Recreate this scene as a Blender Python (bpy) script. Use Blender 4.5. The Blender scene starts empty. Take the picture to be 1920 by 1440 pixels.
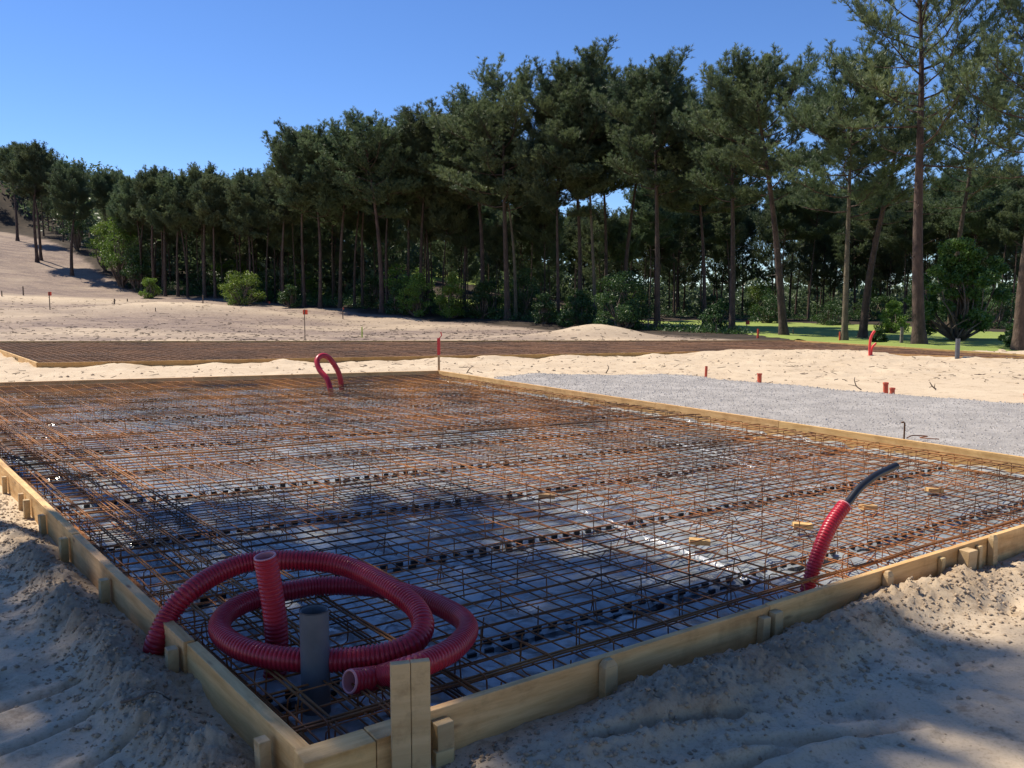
import bpy, math, random
import numpy as np
from mathutils import Vector
random.seed(7); R_ = np.random.RandomState(11)
PI = math.pi
# ------------------------------------------------------------------ camera, sky, sun
S = bpy.context.scene
C = S.collection
F = 1580.0; HC = 1.6; PITCH = math.atan(155.0/F)
cd = bpy.data.cameras.new('camera'); cam = bpy.data.objects.new('camera', cd); C.objects.link(cam)
cd.sensor_width = 36; cd.lens = F/1920*36; cd.clip_start = .05; cd.clip_end = 2000
cam.location = (0, 0, HC); cam.rotation_euler = (PI/2-PITCH, 0, 0); S.camera = cam
SUN_A = math.radians(32); SUN_E = math.radians(55)          # angle from the left towards the front, elevation
SV = np.array([-math.cos(SUN_A)*math.cos(SUN_E), math.sin(SUN_A)*math.cos(SUN_E), math.sin(SUN_E)])
W = bpy.data.worlds.new('World'); S.world = W; W.use_nodes = True
nt = W.node_tree; sky = nt.nodes.new('ShaderNodeTexSky'); sky.sky_type = 'NISHITA'; sky.sun_disc = False
sky.sun_elevation = SUN_E; sky.sun_rotation = math.atan2(SV[0], SV[1]); sky.air_density = 1.0; sky.dust_density = 0; sky.ozone_density = 6.0; sky.altitude = 1500
hs_ = nt.nodes.new('ShaderNodeHueSaturation'); hs_.inputs['Saturation'].default_value = 1.12; hs_.inputs['Hue'].default_value = .508
nt.links.new(sky.outputs[0], hs_.inputs['Color']); nt.links.new(hs_.outputs[0], nt.nodes['Background'].inputs[0]); nt.nodes['Background'].inputs[1].default_value = .115
sl = bpy.data.lights.new('sun', 'SUN'); sl.energy = 4.7; sl.angle = math.radians(.53); sl.color = (1, .91, .77)
so = bpy.data.objects.new('sun', sl); C.objects.link(so); so.rotation_euler = Vector(SV).to_track_quat('Z', 'Y').to_euler()
S.view_settings.view_transform = 'Standard'; S.view_settings.look = 'None'; S.view_settings.gamma = 1
S.view_settings.exposure = 0.46
S.cycles.max_bounces = 6; S.cycles.diffuse_bounces = 3; S.cycles.glossy_bounces = 3

# ------------------------------------------------------------------ pixel rays (full photograph pixels) -> points in the place
cp, sp_ = math.cos(PITCH), math.sin(PITCH)
def ray(px, py):
    dx = (px-960)/F; dy = (720-py)/F
    return np.array([dx, cp+dy*sp_, -sp_+dy*cp])
def atz(px, py, z):
    d = ray(px, py); t = (z-HC)/d[2]; return np.array([d[0]*t, d[1]*t, z])
def aty(px, py, Y):
    d = ray(px, py); t = Y/d[1]; return np.array([d[0]*t, Y, HC+d[2]*t])
# ------------------------------------------------------------------ noise
_perm = R_.permutation(4096)
def _h(i, j): return _perm[(_perm[i & 4095] + j) & 4095]/4096.0*2*PI
def noise(x, y):
    x = np.asarray(x, float); y = np.asarray(y, float)
    xi = np.floor(x).astype(int); yi = np.floor(y).astype(int); xf = x-xi; yf = y-yi
    u = xf*xf*xf*(xf*(xf*6-15)+10); v = yf*yf*yf*(yf*(yf*6-15)+10)
    def g(a, b):
        t = _h(xi+a, yi+b); return np.cos(t)*(xf-a)+np.sin(t)*(yf-b)
    n0 = g(0, 0)*(1-u)+g(1, 0)*u; n1 = g(0, 1)*(1-u)+g(1, 1)*u
    return (n0*(1-v)+n1*v)*1.5
def fbm(x, y, o=4, s=1.0, gain=.5):
    r = 0; a = 1.0; f = s
    for k in range(o): r = r+a*noise(x*f+17.3*k, y*f-9.1*k); a *= gain; f *= 2.03
    return r
def ss(a, b, x): t = np.clip((x-a)/(b-a), 0, 1); return t*t*(3-2*t)
def segdist(x, y, a, b):
    ax, ay = a[0], a[1]; dx, dy = b[0]-ax, b[1]-ay; L2 = dx*dx+dy*dy
    t = np.clip(((x-ax)*dx+(y-ay)*dy)/L2, 0, 1); return np.hypot(x-ax-t*dx, y-ay-t*dy), t
def sdpoly(x, y, P):                                        # signed distance, negative inside
    x = np.asarray(x, float); y = np.asarray(y, float); d = np.full(x.shape, 1e9); ins = np.zeros(x.shape, bool)
    n = len(P)
    for i in range(n):
        a, b = P[i], P[(i+1) % n]; d = np.minimum(d, segdist(x, y, a, b)[0])
        c = ((a[1] > y) != (b[1] > y)); xx = (b[0]-a[0])*(y-a[1])/((b[1]-a[1]) or 1e-9)+a[0]
        ins ^= c & (x < xx)
    return np.where(ins, -d, d)
# ------------------------------------------------------------------ mesh builder
class MB:
    def __init__(s): s.V = []; s.L = []; s.N = []; s.n = 0
    def add(s, v, f):
        v = np.asarray(v, float).reshape(-1, 3); f = np.asarray(f, int)
        s.V.append(v); s.L.append(f.ravel()+s.n); s.N.append(np.full(len(f), f.shape[1])); s.n += len(v)
    def box(s, c, half, ax=None, top=1.0):
        sg = np.array([[-1,-1,-1],[1,-1,-1],[1,1,-1],[-1,1,-1],[-1,-1,1],[1,-1,1],[1,1,1],[-1,1,1]], float)
        v = sg*np.array(half); v[4:, :2] *= top
        if ax is not None: v = v @ np.array(ax)
        s.add(v+np.array(c), [[0,3,2,1],[4,5,6,7],[0,1,5,4],[1,2,6,5],[2,3,7,6],[3,0,4,7]])
    def tube(s, P, r, k=8, cap=True):
        P = np.asarray(P, float); n = len(P); r = np.broadcast_to(np.asarray(r, float), (n,))
        T = np.gradient(P, axis=0); T /= np.linalg.norm(T, axis=1)[:, None]+1e-12
        up = np.array([0, 0, 1.]) if abs(T[0][2]) < .9 else np.array([1., 0, 0])
        nv = np.cross(T[0], up); nv /= np.linalg.norm(nv); rings = []
        a = np.arange(k)/k*2*PI; ca, sa = np.cos(a)[:, None], np.sin(a)[:, None]
        for i in range(n):
            nv = nv-T[i]*nv.dot(T[i]); nv /= np.linalg.norm(nv); b = np.cross(T[i], nv)
            rings.append(P[i]+r[i]*(ca*nv+sa*b))
        V = np.concatenate(rings); i = np.arange(n-1)[:, None]*k; j = np.arange(k)[None]; j2 = (j+1) % k
        f = np.stack([i+j, i+j2, i+k+j2, i+k+j], -1).reshape(-1, 4)
        s.add(V, f)
        if cap:
            for base, c, fl in ((s.n-n*k, P[0], 1), (s.n-k, P[-1], 0)):
                q = np.concatenate([rings[0] if fl else rings[-1], [c]]); o = np.arange(k)
                tri = np.stack([o, (o+1) % k, np.full(k, k)], 1); s.add(q, tri[:, ::-1] if fl else tri)
    def grid(s, X, Y, Z):
        a, b = X.shape; i = np.arange(a-1)[:, None]*b; j = np.arange(b-1)[None]
        s.add(np.stack([X, Y, Z], -1).reshape(-1, 3), np.stack([i+j, i+j+1, i+b+j+1, i+b+j], -1).reshape(-1, 4))
    def build(s, name, mat, parent=None, smooth=False, bevel=0):
        V = np.concatenate(s.V); L = np.concatenate(s.L); N = np.concatenate(s.N)
        m = bpy.data.meshes.new(name); m.vertices.add(len(V)); m.vertices.foreach_set('co', V.ravel())
        m.loops.add(len(L)); m.loops.foreach_set('vertex_index', L.astype(np.int32)); m.polygons.add(len(N))
        st = np.concatenate([[0], np.cumsum(N)[:-1]]); m.polygons.foreach_set('loop_start', st.astype(np.int32))
        m.polygons.foreach_set('loop_total', N.astype(np.int32))
        m.polygons.foreach_set('use_smooth', np.full(len(N), smooth)); m.update(calc_edges=True); m.validate()
        m.materials.append(mat); o = bpy.data.objects.new(name, m); C.objects.link(o)
        if parent: o.parent = parent
        if bevel:
            md = o.modifiers.new('bevel', 'BEVEL'); md.width = bevel; md.segments = 2; md.limit_method = 'ANGLE'
        return o
def tag(o, label, cat, group=None, kind=None):
    if label: o['label'] = label
    if cat: o['category'] = cat
    if group: o['group'] = group
    if kind: o['kind'] = kind
    return o
def empty(name, loc=(0, 0, 0), rz=0):
    o = bpy.data.objects.new(name, None); C.objects.link(o); o.location = loc; o.rotation_euler = (0, 0, rz); o.empty_display_size = .2
    return o
# ------------------------------------------------------------------ materials
def mat(name, base, rough=.7, bump=None, bscale=20, var=None, vscale=3, metallic=0, trans=0, spec=.5, rnd=0, coord='Object', stretch=None, ramp=None):
    m = bpy.data.materials.new(name); m.use_nodes = True; t = m.node_tree; N = t.nodes; b = N['Principled BSDF']; K = t.links.new
    b.inputs['Roughness'].default_value = rough; b.inputs['Metallic'].default_value = metallic
    b.inputs['Specular IOR Level'].default_value = spec
    tc = N.new('ShaderNodeTexCoord'); mp = N.new('ShaderNodeMapping'); K(tc.outputs[coord], mp.inputs[0])
    if stretch: mp.inputs['Scale'].default_value = stretch
    col = None
    if var:
        nz = N.new('ShaderNodeTexNoise'); nz.inputs['Scale'].default_value = vscale; nz.inputs['Detail'].default_value = 6
        nz.inputs['Roughness'].default_value = .65; K(mp.outputs[0], nz.inputs['Vector'])
        cr = N.new('ShaderNodeValToRGB'); K(nz.outputs[0], cr.inputs[0]); e = cr.color_ramp.elements
        lo, hi = ramp or (.35, .65)
        e[0].position = lo; e[0].color = (*base, 1); e[1].position = hi; e[1].color = (*var, 1); col = cr.outputs[0]
        if rnd:
            oi = N.new('ShaderNodeObjectInfo'); hs = N.new('ShaderNodeHueSaturation'); mr = N.new('ShaderNodeMapRange')
            K(oi.outputs['Random'], mr.inputs[0]); mr.inputs[3].default_value = 1-rnd; mr.inputs[4].default_value = 1+rnd
            K(mr.outputs[0], hs.inputs['Value']); K(col, hs.inputs['Color'])
            mr2 = N.new('ShaderNodeMapRange'); ml = N.new('ShaderNodeMath'); ml.operation = 'FRACT'; mm = N.new('ShaderNodeMath'); mm.operation = 'MULTIPLY'
            mm.inputs[1].default_value = 7.31; K(oi.outputs['Random'], mm.inputs[0]); K(mm.outputs[0], ml.inputs[0]); K(ml.outputs[0], mr2.inputs[0])
            mr2.inputs[3].default_value = .5-rnd*.07; mr2.inputs[4].default_value = .5+rnd*.07; K(mr2.outputs[0], hs.inputs['Hue']); col = hs.outputs[0]
        K(col, b.inputs['Base Color'])
    else: b.inputs['Base Color'].default_value = (*base, 1)
    if bump:
        n2 = N.new('ShaderNodeTexNoise'); n2.inputs['Scale'].default_value = bscale; n2.inputs['Detail'].default_value = 8; K(mp.outputs[0], n2.inputs['Vector'])
        bp = N.new('ShaderNodeBump'); bp.inputs['Strength'].default_value = 1; bp.inputs['Distance'].default_value = bump
        K(n2.outputs[0], bp.inputs['Height']); K(bp.outputs[0], b.inputs['Normal'])
    if trans:
        tr = N.new('ShaderNodeBsdfTranslucent'); mx = N.new('ShaderNodeMixShader'); mx.inputs[0].default_value = trans
        if col: K(col, tr.inputs[0])
        else: tr.inputs[0].default_value = (*base, 1)
        K(b.outputs[0], mx.inputs[1]); K(tr.outputs[0], mx.inputs[2]); K(mx.outputs[0], N['Material Output'].inputs[0])
    return m
M = {}
def wood(name, a, b_, k):
    m = mat(name, a, .72, .0012, 14, b_, 2.6, stretch=(.9, 9, 9), rnd=.1, ramp=(.3, .72)); t = m.node_tree; N = t.nodes; K = t.links.new
    b = N['Principled BSDF']; src = b.inputs['Base Color'].links[0].from_socket        # dark knots and dirt stains
    tc = N.new('ShaderNodeTexCoord'); mp = N.new('ShaderNodeMapping'); mp.inputs['Scale'].default_value = (1.3, 5, 5); K(tc.outputs['Object'], mp.inputs[0])
    vo = N.new('ShaderNodeTexVoronoi'); vo.inputs['Scale'].default_value = 1.6; K(mp.outputs[0], vo.inputs['Vector'])
    cr = N.new('ShaderNodeValToRGB'); cr.color_ramp.elements[0].position = .02; cr.color_ramp.elements[0].color = (.35, .25, .2, 1)
    cr.color_ramp.elements[1].position = .1; cr.color_ramp.elements[1].color = (1, 1, 1, 1); K(vo.outputs['Distance'], cr.inputs[0])
    nz = N.new('ShaderNodeTexNoise'); nz.inputs['Scale'].default_value = k; nz.inputs['Detail'].default_value = 9; nz.inputs['Roughness'].default_value = .7; K(tc.outputs['Object'], nz.inputs['Vector'])
    c2 = N.new('ShaderNodeValToRGB'); c2.color_ramp.elements[0].position = .3; c2.color_ramp.elements[0].color = (.62, .57, .5, 1)
    c2.color_ramp.elements[1].position = .5; c2.color_ramp.elements[1].color = (1, 1, 1, 1); K(nz.outputs[0], c2.inputs[0])
    p = src
    for o in (cr, c2):
        mx = N.new('ShaderNodeMix'); mx.data_type = 'RGBA'; mx.blend_type = 'MULTIPLY'; mx.inputs[0].default_value = 1
        K(p, mx.inputs[6]); K(o.outputs[0], mx.inputs[7]); p = mx.outputs[2]
    K(p, b.inputs['Base Color']); return m
M['wood'] = wood('pine_wood', (.54, .285, .09), (.86, .55, .24), 3)
M['wood_far'] = wood('weathered_wood', (.44, .24, .075), (.56, .34, .12), 3)
M['wood_stake'] = wood('stake_wood', (.46, .31, .14), (.62, .45, .23), 8)
M['rust'] = mat('rusty_steel', (.075, .034, .016), .8, .0006, 260, (.43, .165, .042), .9, rnd=.12, ramp=(.40, .60))
M['rust_far'] = mat('rusty_steel_far', (.10, .05, .03), .85, None, 20, (.24, .115, .055), .6)
M['plastic'] = mat('grey_membrane', (.21, .235, .24), .15, .010, 13, (.37, .39, .385), 1.5, spec=.8)
M['white_plastic'] = mat('white_film', (.50, .52, .53), .16, .008, 24, spec=.8)
M['black'] = mat('black_plastic', (.012, .012, .014), .5)
M['hose'] = mat('red_hose', (.42, .010, .028), .34, .0005, 90, (.50, .03, .045), 7, spec=.45)
M['hose_in'] = mat('pink_liner', (.75, .30, .30), .4)
M['pvc'] = mat('grey_pvc', (.10, .108, .12), .42, .0004, 60, (.135, .142, .155), 8)
M['blackpe'] = mat('black_pipe', (.016, .017, .02), .32)
M['orange'] = mat('orange_pvc', (.62, .11, .045), .5, None, 20, (.52, .07, .035), 9)
M['orange_paint'] = mat('orange_paint', (.85, .11, .05), .7)
M['redtape'] = mat('red_tape', (.75, .05, .05), .45)
M['yellow'] = mat('yellow_paint', (.55, .68, .10), .7)
M['bark'] = mat('pine_bark', (.045, .031, .023), .95, .04, 11, (.12, .08, .057), 5, stretch=(1, 1, .35), rnd=.15)
M['bark_light'] = mat('lichen_bark', (.085, .070, .045), .95, .03, 9, (.18, .145, .09), 4, stretch=(1, 1, .35))
M['deadwood'] = mat('dead_wood', (.16, .12, .095), .9, None, 20, (.30, .26, .22), 2)
M['needle'] = mat('pine_needles', (.064, .102, .054), .5, None, 20, (.175, .215, .090), .55, trans=.4, rnd=.22, ramp=(.38, .68))
M['leaf'] = mat('oak_leaves', (.10, .19, .025), .5, None, 20, (.22, .32, .045), 1.2, trans=.35, rnd=.15)
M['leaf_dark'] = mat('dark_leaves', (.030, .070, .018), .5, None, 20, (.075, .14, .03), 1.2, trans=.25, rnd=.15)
M['leaf_mid'] = mat('mixed_leaves', (.045, .10, .022), .5, None, 20, (.13, .22, .038), 1.0, trans=.3, rnd=.15)
M['twig'] = mat('twigs', (.10, .07, .05), .9, None, 20, (.20, .15, .11), 3)
M['grass'] = mat('mown_grass', (.19, .25, .04), .9, .02, 25, (.26, .32, .065), .35)
M['gravel'] = mat('gravel_bed_grey', (.27, .25, .23), .9, .012, 45, (.42, .39, .355), 2.2)
M['stone'] = mat('stone_chips', (.24, .22, .20), .85, None, 20, (.50, .465, .43), 30, ramp=(.4, .6))
M['clod'] = mat('sand_lumps', (.27, .20, .135), .97, .003, 90, (.46, .35, .235), 3)

def ground_material():
    m = bpy.data.materials.new('sand_ground'); m.use_nodes = True; t = m.node_tree; N = t.nodes; K = t.links.new; b = N['Principled BSDF']
    b.inputs['Roughness'].default_value = .97; b.inputs['Specular IOR Level'].default_value = .2
    tc = N.new('ShaderNodeTexCoord')
    def nz(scale, det=8, rg=.6, stretch=None):
        n = N.new('ShaderNodeTexNoise'); n.inputs['Scale'].default_value = scale; n.inputs['Detail'].default_value = det; n.inputs['Roughness'].default_value = rg
        if stretch:
            mp = N.new('ShaderNodeMapping'); mp.inputs['Scale'].default_value = stretch; K(tc.outputs['Object'], mp.inputs[0]); K(mp.outputs[0], n.inputs['Vector'])
        else: K(tc.outputs['Object'], n.inputs['Vector'])
        return n.outputs[0]
    def ramp(src, p0, c0, p1, c1):
        r = N.new('ShaderNodeValToRGB'); r.color_ramp.elements[0].position = p0; r.color_ramp.elements[0].color = (*c0, 1)
        r.color_ramp.elements[1].position = p1; r.color_ramp.elements[1].color = (*c1, 1); K(src, r.inputs[0]); return r.outputs[0]
    def mix(f, a, c, mode='MIX'):
        x = N.new('ShaderNodeMix'); x.data_type = 'RGBA'; x.blend_type = mode
        if isinstance(f, float): x.inputs[0].default_value = f
        else: K(f, x.inputs[0])
        K(a, x.inputs[6]); K(c, x.inputs[7]); return x.outputs[2]
    def attr(n):
        a = N.new('ShaderNodeAttribute'); a.attribute_name = n; return a.outputs['Fac']
    sand = ramp(nz(.9), .3, (.53, .415, .285), .7, (.63, .51, .36))
    sand = mix(1.0, sand, ramp(nz(60, 6, .8), .33, (.72, .69, .66), .5, (1, 1, 1)), 'MULTIPLY')
    sand = mix(1.0, sand, ramp(nz(5, 10, .75), .34, (.62, .57, .53), .46, (1, 1, 1)), 'MULTIPLY')
    dirt = ramp(nz(.55, 10, .7, (1, 2.2, 1)), .40, (.21, .16, .135), .66, (.36, .275, .21))
    dirt = mix(1.0, dirt, ramp(nz(7, 8, .8), .36, (.5, .45, .43), .52, (1, 1, 1)), 'MULTIPLY')
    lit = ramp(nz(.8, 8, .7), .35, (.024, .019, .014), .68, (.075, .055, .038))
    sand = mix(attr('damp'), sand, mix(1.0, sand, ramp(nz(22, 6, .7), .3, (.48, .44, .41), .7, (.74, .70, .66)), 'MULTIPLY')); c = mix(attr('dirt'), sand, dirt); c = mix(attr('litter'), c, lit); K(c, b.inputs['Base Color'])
    bp = N.new('ShaderNodeBump'); bp.inputs['Distance'].default_value = .007; bp.inputs['Strength'].default_value = .9
    ad = N.new('ShaderNodeMath'); ad.operation = 'ADD'; ml = N.new('ShaderNodeMath'); ml.operation = 'MULTIPLY'; ml.inputs[1].default_value = .35
    K(nz(75, 6, .7), ml.inputs[0]); K(nz(16, 8, .6), ad.inputs[0]); K(ml.outputs[0], ad.inputs[1]); K(ad.outputs[0], bp.inputs['Height'])
    K(bp.outputs[0], b.inputs['Normal']); return m
M['ground'] = ground_material()

# ------------------------------------------------------------------ plan: slab corners from the inner top edges of the boards (z = ZT)
ZT = .22
def lineint(p1, p2, q1, q2):
    (x1, y1), (x2, y2), (x3, y3), (x4, y4) = p1, p2, q1, q2
    d = (x1-x2)*(y3-y4)-(y1-y2)*(x3-x4); a = x1*y2-y1*x2; b = x3*y4-y3*x4
    return np.array([(a*(x3-x4)-(x1-x2)*b)/d, (a*(y3-y4)-(y1-y2)*b)/d])
gp = lambda px, py, z=ZT: atz(px, py, z)[:2]
L1, L2 = gp(0, 860), gp(300, 1139); N1, N2 = gp(590, 1391), gp(1920, 983)
Fa, FR = gp(0, 717), gp(822, 695); Rb = gp(1920, 857)
NL = lineint(L1, L2, N1, N2); NR = lineint(N1, N2, FR, Rb); FL = lineint(L1, L2, Fa, FR)
SLAB = [NL, NR, FR, FL]
def bil(u, v):
    u = np.asarray(u, float)[..., None]; v = np.asarray(v, float)[..., None]
    return (NL*(1-u)+NR*u)*(1-v)+(FL*(1-u)+FR*u)*v
Z2 = .2
S2 = [gp(72, 680, Z2), gp(1500, 656, Z2), gp(1840, 670, Z2), gp(1990, 669, Z2), gp(1490, 637, Z2), gp(-420, 640, Z2)]
_d = (gp(72, 680, Z2)-gp(0, 655, Z2)); _d /= np.linalg.norm(_d)
S2[5] = lineint(gp(72, 680, Z2), gp(0, 655, Z2), gp(0, 640, Z2), gp(1490, 639, Z2))
S2[4] = gp(1490, 638, Z2)

# ------------------------------------------------------------------ terrain
ctl = [(0, 600, 45), (0, 560, 60), (0, 500, 78), (0, 415, 112), (100, 470, 90), (230, 545, 72), (135, 516, 78), (300, 556, 66), (400, 557, 66), (560, 574, 60), (640, 578, 59),
       (750, 588, 56), (900, 598, 53), (1000, 604, 50), (1150, 616, 46), (1235, 618, 45), (640, 556, 75), (870, 522, 92), (870, 492, 108), (1010, 582, 64), (1200, 601, 62),
       (500, 610, 45), (800, 618, 44), (300, 590, 50)]
cpts = [aty(*c) for c in ctl]
for x in range(-60, 61, 10):
    for y in (0, 14, 28): cpts.append(np.array([x*.9, y, .08]))
for p in [(10, 36, .08), (20, 36, .02), (30, 40, 0), (20, 50, 0), (32, 52, 0), (22, 64, 0), (14, 66, .1), (40, 70, .4), (10, 100, .8), (30, 110, .2), (60, 60, .3), (60, 120, .3), (0, 130, 3), (0, 400, 2), (150, 400, 0), (-200, 400, 15), (300, 200, 0), (-150, 200, 20), (-40, 125, 13),
          (-70, 118, 17), (-100, 90, 16), (-70, 70, 9), (-50, 45, 3), (-90, 40, 5), (-20, 140, 9), (-90, 160, 20), (0, 200, 3), (90, 200, .2), (-30, 38, .5), (-16, 36, .25), (0, 36, .15)]: cpts.append(np.array(p, float))
CP = np.array(cpts); KC = 4.0
_D = np.sqrt(((CP[:, None, :2]-CP[None, :, :2])**2).sum(-1)+KC*KC)
_A = np.block([[_D, np.ones((len(CP), 1))], [np.ones((1, len(CP))), np.zeros((1, 1))]])
_w = np.linalg.solve(_A, np.concatenate([CP[:, 2], [0]]))
def rbf(x, y):
    sh = np.shape(x); x = np.ravel(x); y = np.ravel(y); out = np.full(x.shape, _w[-1])
    for i in range(len(CP)): out = out+_w[i]*np.sqrt((x-CP[i, 0])**2+(y-CP[i, 1])**2+KC*KC)
    return out.reshape(sh)
nA = (N2-N1)/np.linalg.norm(N2-N1); nLd = (L1-L2)/np.linalg.norm(L1-L2); rd = (Rb-FR)/np.linalg.norm(Rb-FR)
MND = [(aty(1120, 627, 34.5), 2.0, 1.6, .55), (aty(330, 577, 52), 6.5, 2.6, .62), (aty(60, 560, 60), 7, 3, .25)]
SB = atz(1500, 664, .15)
rut = [(gp(-60, 1450, .02), gp(225, 1319, .05)), (gp(-40, 1351, .02), gp(170, 1274, .05)), (gp(110, 1470, .02), gp(290, 1372, .05)),
       (gp(1200, 1500, .03), gp(1560, 1388, .03)), (gp(1380, 1412, .03), gp(1720, 1366, .03)), (gp(1100, 1418, .03), gp(1460, 1340, .03))]
CAP = .04; DAMP = {}
PRINTS = []
_pr = random.Random(3)
for px0, py0, a0, n_ in ((1300, 1420, .6, 5), (1750, 1240, 2.2, 5), (1850, 1130, .9, 4), (30, 1240, 1.0, 4), (80, 1130, 2.4, 3), (1600, 1330, 1.6, 4)):
    b_ = atz(px0, py0, .05)
    for k_ in range(n_):
        s_ = 1 if k_ % 2 else -1; PRINTS.append((b_[0]+math.cos(a0)*.38*k_-math.sin(a0)*.11*s_, b_[1]+math.sin(a0)*.38*k_+math.cos(a0)*.11*s_, a0+.15*s_+_pr.uniform(-.2, .2)))
def terrain(x, y, detail=True, mounds=True):
    x = np.asarray(x, float); y = np.asarray(y, float)
    w = ss(27, 36, y)*1.0; w = np.maximum(w, ss(20, 40, np.abs(x)))
    far = rbf(x, y)
    near = .05+.03*fbm(x, y, 2, .25)
    # sand rises between the two slabs and towards the gravel
    near = near+.05*ss(12, 18, y+.3*x)
    d1 = sdpoly(x, y, SLAB); d2 = sdpoly(x, y, S2)
    rsd = (x-FR[0])*rd[1]-(y-FR[1])*rd[0]                   # side of the right board line (gravel side is negative or positive)
    right = ss(.0, .6, -rsd)
    near = near*(1-right)+(.11+.012*fbm(x, y, 2, .4))*right
    near = near+.16*np.exp(-(((x-SB[0])/3.2)**2+((y-SB[1])/.9)**2))+.07*np.exp(-(((x-SB[0]-4)/3)**2+((y-SB[1]+1.5)/1.2)**2))
    if detail:
        lump = fbm(x, y, 5, 3.2, .58); fine = fbm(x+50, y, 4, 14, .6)
        rough2 = ss(15, 17, y)*(1-ss(30, 36, y))
        near = near+rough2*(.035*fbm(x, y*1.8, 4, .9)+.014*lump)
        # heaps along the near board and along the left board
        tn = (x-NL[0])*nA[0]+(y-NL[1])*nA[1]; dn = -((x-NL[0])*(-nA[1])+(y-NL[1])*nA[0])
        tl = (x-NL[0])*nLd[0]+(y-NL[1])*nLd[1]; dl = ((x-NL[0])*(-nLd[1])+(y-NL[1])*nLd[0])
        an = ss(.55, 1.5, tn)*(1-.6*ss(3.6, 4.1, tn))*(1-ss(4.6, 5.6, tn))
        hn = an*np.exp(-((dn-(.26-.03*tn+.08*noise(tn*2.2, 3)))/(.17+.03*noise(tn*3, 8)))**2)*(dn > -.1)
        h2 = .6*ss(.3, .8, tn)*np.exp(-((dn-.3)/.25)**2)*(tn < 1.6)
        near = near+hn*(.085+.035*np.abs(lump)+.028*np.abs(fine)+.014*np.abs(fbm(x, y, 2, 38)))+.05*h2+h2*.012*fine
        al = (1-ss(3.0, 5.0, tl))*ss(-.6, .3, tl)
        hl = al*np.exp(-((dl-(.23+.06*noise(tl*1.6, 5)))/(.12+.035*noise(tl*2.5, 1)))**2)
        near = near+hl*(.07+.035*np.abs(lump)+.034*np.abs(fine)+.014*np.abs(fbm(x, y, 2, 38)))+al*np.exp(-((dl-.12)/.2)**2)*.012*lump
        b2 = np.exp(-((x+1.25)**2/.06+(y-3.25)**2/.02))+np.exp(-((x+.62)**2/.05+(y-2.32)**2/.03)); near = near+b2*(.035+.03*np.abs(lump)+.03*np.abs(fine)); DAMP['v'] = np.clip(hl+hn+b2*.8+.4*h2, 0, 1)
        for (a, b) in rut:
            d, t = segdist(x, y, a, b); wob = .012*noise(t*9, a[0]*7)
            e = np.exp(-((d+wob)/.017)**2)*ss(0, .08, t)*(1-ss(.85, 1, t)); near = near-.034*e+.012*np.exp(-((d-.05)/.03)**2)
        for bx, by, ba in PRINTS:
            ux = (x-bx)*math.cos(ba)+(y-by)*math.sin(ba); uy = -(x-bx)*math.sin(ba)+(y-by)*math.cos(ba)
            q_ = np.minimum((np.abs(ux-.05)/.10)**2.6+(np.abs(uy)/.052)**2.6, (np.abs(ux+.10)/.045)**2.4+(np.abs(uy)/.042)**2.4)
            near = near-.020*np.exp(-q_)*(1-.25*np.cos(ux*260))+.008*np.exp(-((np.sqrt(q_)-1.5)/.35)**2)*(.6+.8*np.abs(fine))
        tk_ = ((x-SB[0]+2)*.93+(y-19.3)*.36); tn_ = -(x-SB[0]+2)*.36+(y-19.3)*.93
        for o_ in (0, 1.5): near = near+.018*np.exp(-(np.abs(tn_-o_)/.22)**4)*np.sign(np.sin(tk_*26))*ss(.0, .5, fbm(x, y, 2, .5)+.35)-.02*np.exp(-(np.abs(tn_-o_)/.26)**4)
        rr = np.hypot(x, y); nearw = 1-ss(7, 12, rr)
        near = near+nearw*(.010*fbm(x, y, 3, 1.7)+.0022*fine+.006*np.maximum(0, fbm(x*1.2+9, y*.6, 4, 5)-.25))
        # heaps against the second slab
        near = near+(1-ss(0, 1.1, d2))*np.clip(.01+.09*fbm(x, y*.3, 2, .8), -.02, .12)*(d2 > 0)*(y < 26)
        far = far+.05*fbm(x, y, 4, .35)+.006*fbm(x, y, 3, 3)
    z = near*(1-w)+far*w
    for c, sx, sy, h in (MND if mounds else []):
        q = ((x-c[0])/sx)**2+((y-c[1])/sy)**2; z = z+h*np.exp(-q*1.1)
    ins = 1-ss(-.03, .012, d1-CAP*0); z = z*(1-ins)+(-.25)*ins
    ins = 1-ss(-.12, .03, d2); z = z*(1-ins)+(-.2)*ins
    return z
def hit(px, py, t0=14, t1=170):
    d = ray(px, py); t = np.concatenate([np.arange(t0, 40, .05), np.arange(40, t1, .25)])
    z = HC+d[2]*t; g = terrain(d[0]*t, d[1]*t, False, False); k = np.argmax(z < g)
    if z[k] >= g[k]: k = len(t)-1
    return np.array([d[0]*t[k], d[1]*t[k], g[k]])
def tz(x, y, det=True): return float(terrain(np.array([x]), np.array([y]), det)[0])

def fan(vals, lo, hi): return vals[(vals > lo) & (vals < hi)]
r = [.0, .25, .5, .75, 1.0, 1.2]; q = 1.2
while q < 900:
    q *= 1+(.0048 if q < 7.5 else .0058 if q < 19 else .007 if q < 34 else .012 if q < 130 else .05); r.append(q)
r = np.array(r); th = np.concatenate([np.arange(-180, -42, 3.), np.arange(-42, -35, .7), np.arange(-35, 35, .19), np.arange(35, 42, .7), np.arange(42, 181, 3.)])
TH, RR = np.meshgrid(np.radians(th), r); GX = RR*np.sin(TH); GY = RR*np.cos(TH); GZ = terrain(GX, GY); damp = DAMP['v']*(.75+.5*fbm(GX, GY, 3, 2.5))
g = MB(); g.grid(GX, GY, GZ); ground = g.build('ground', M['ground'], smooth=True); tag(ground, 'pale sand ground', None, kind='structure')
dist_f = np.zeros_like(GX)
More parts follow.
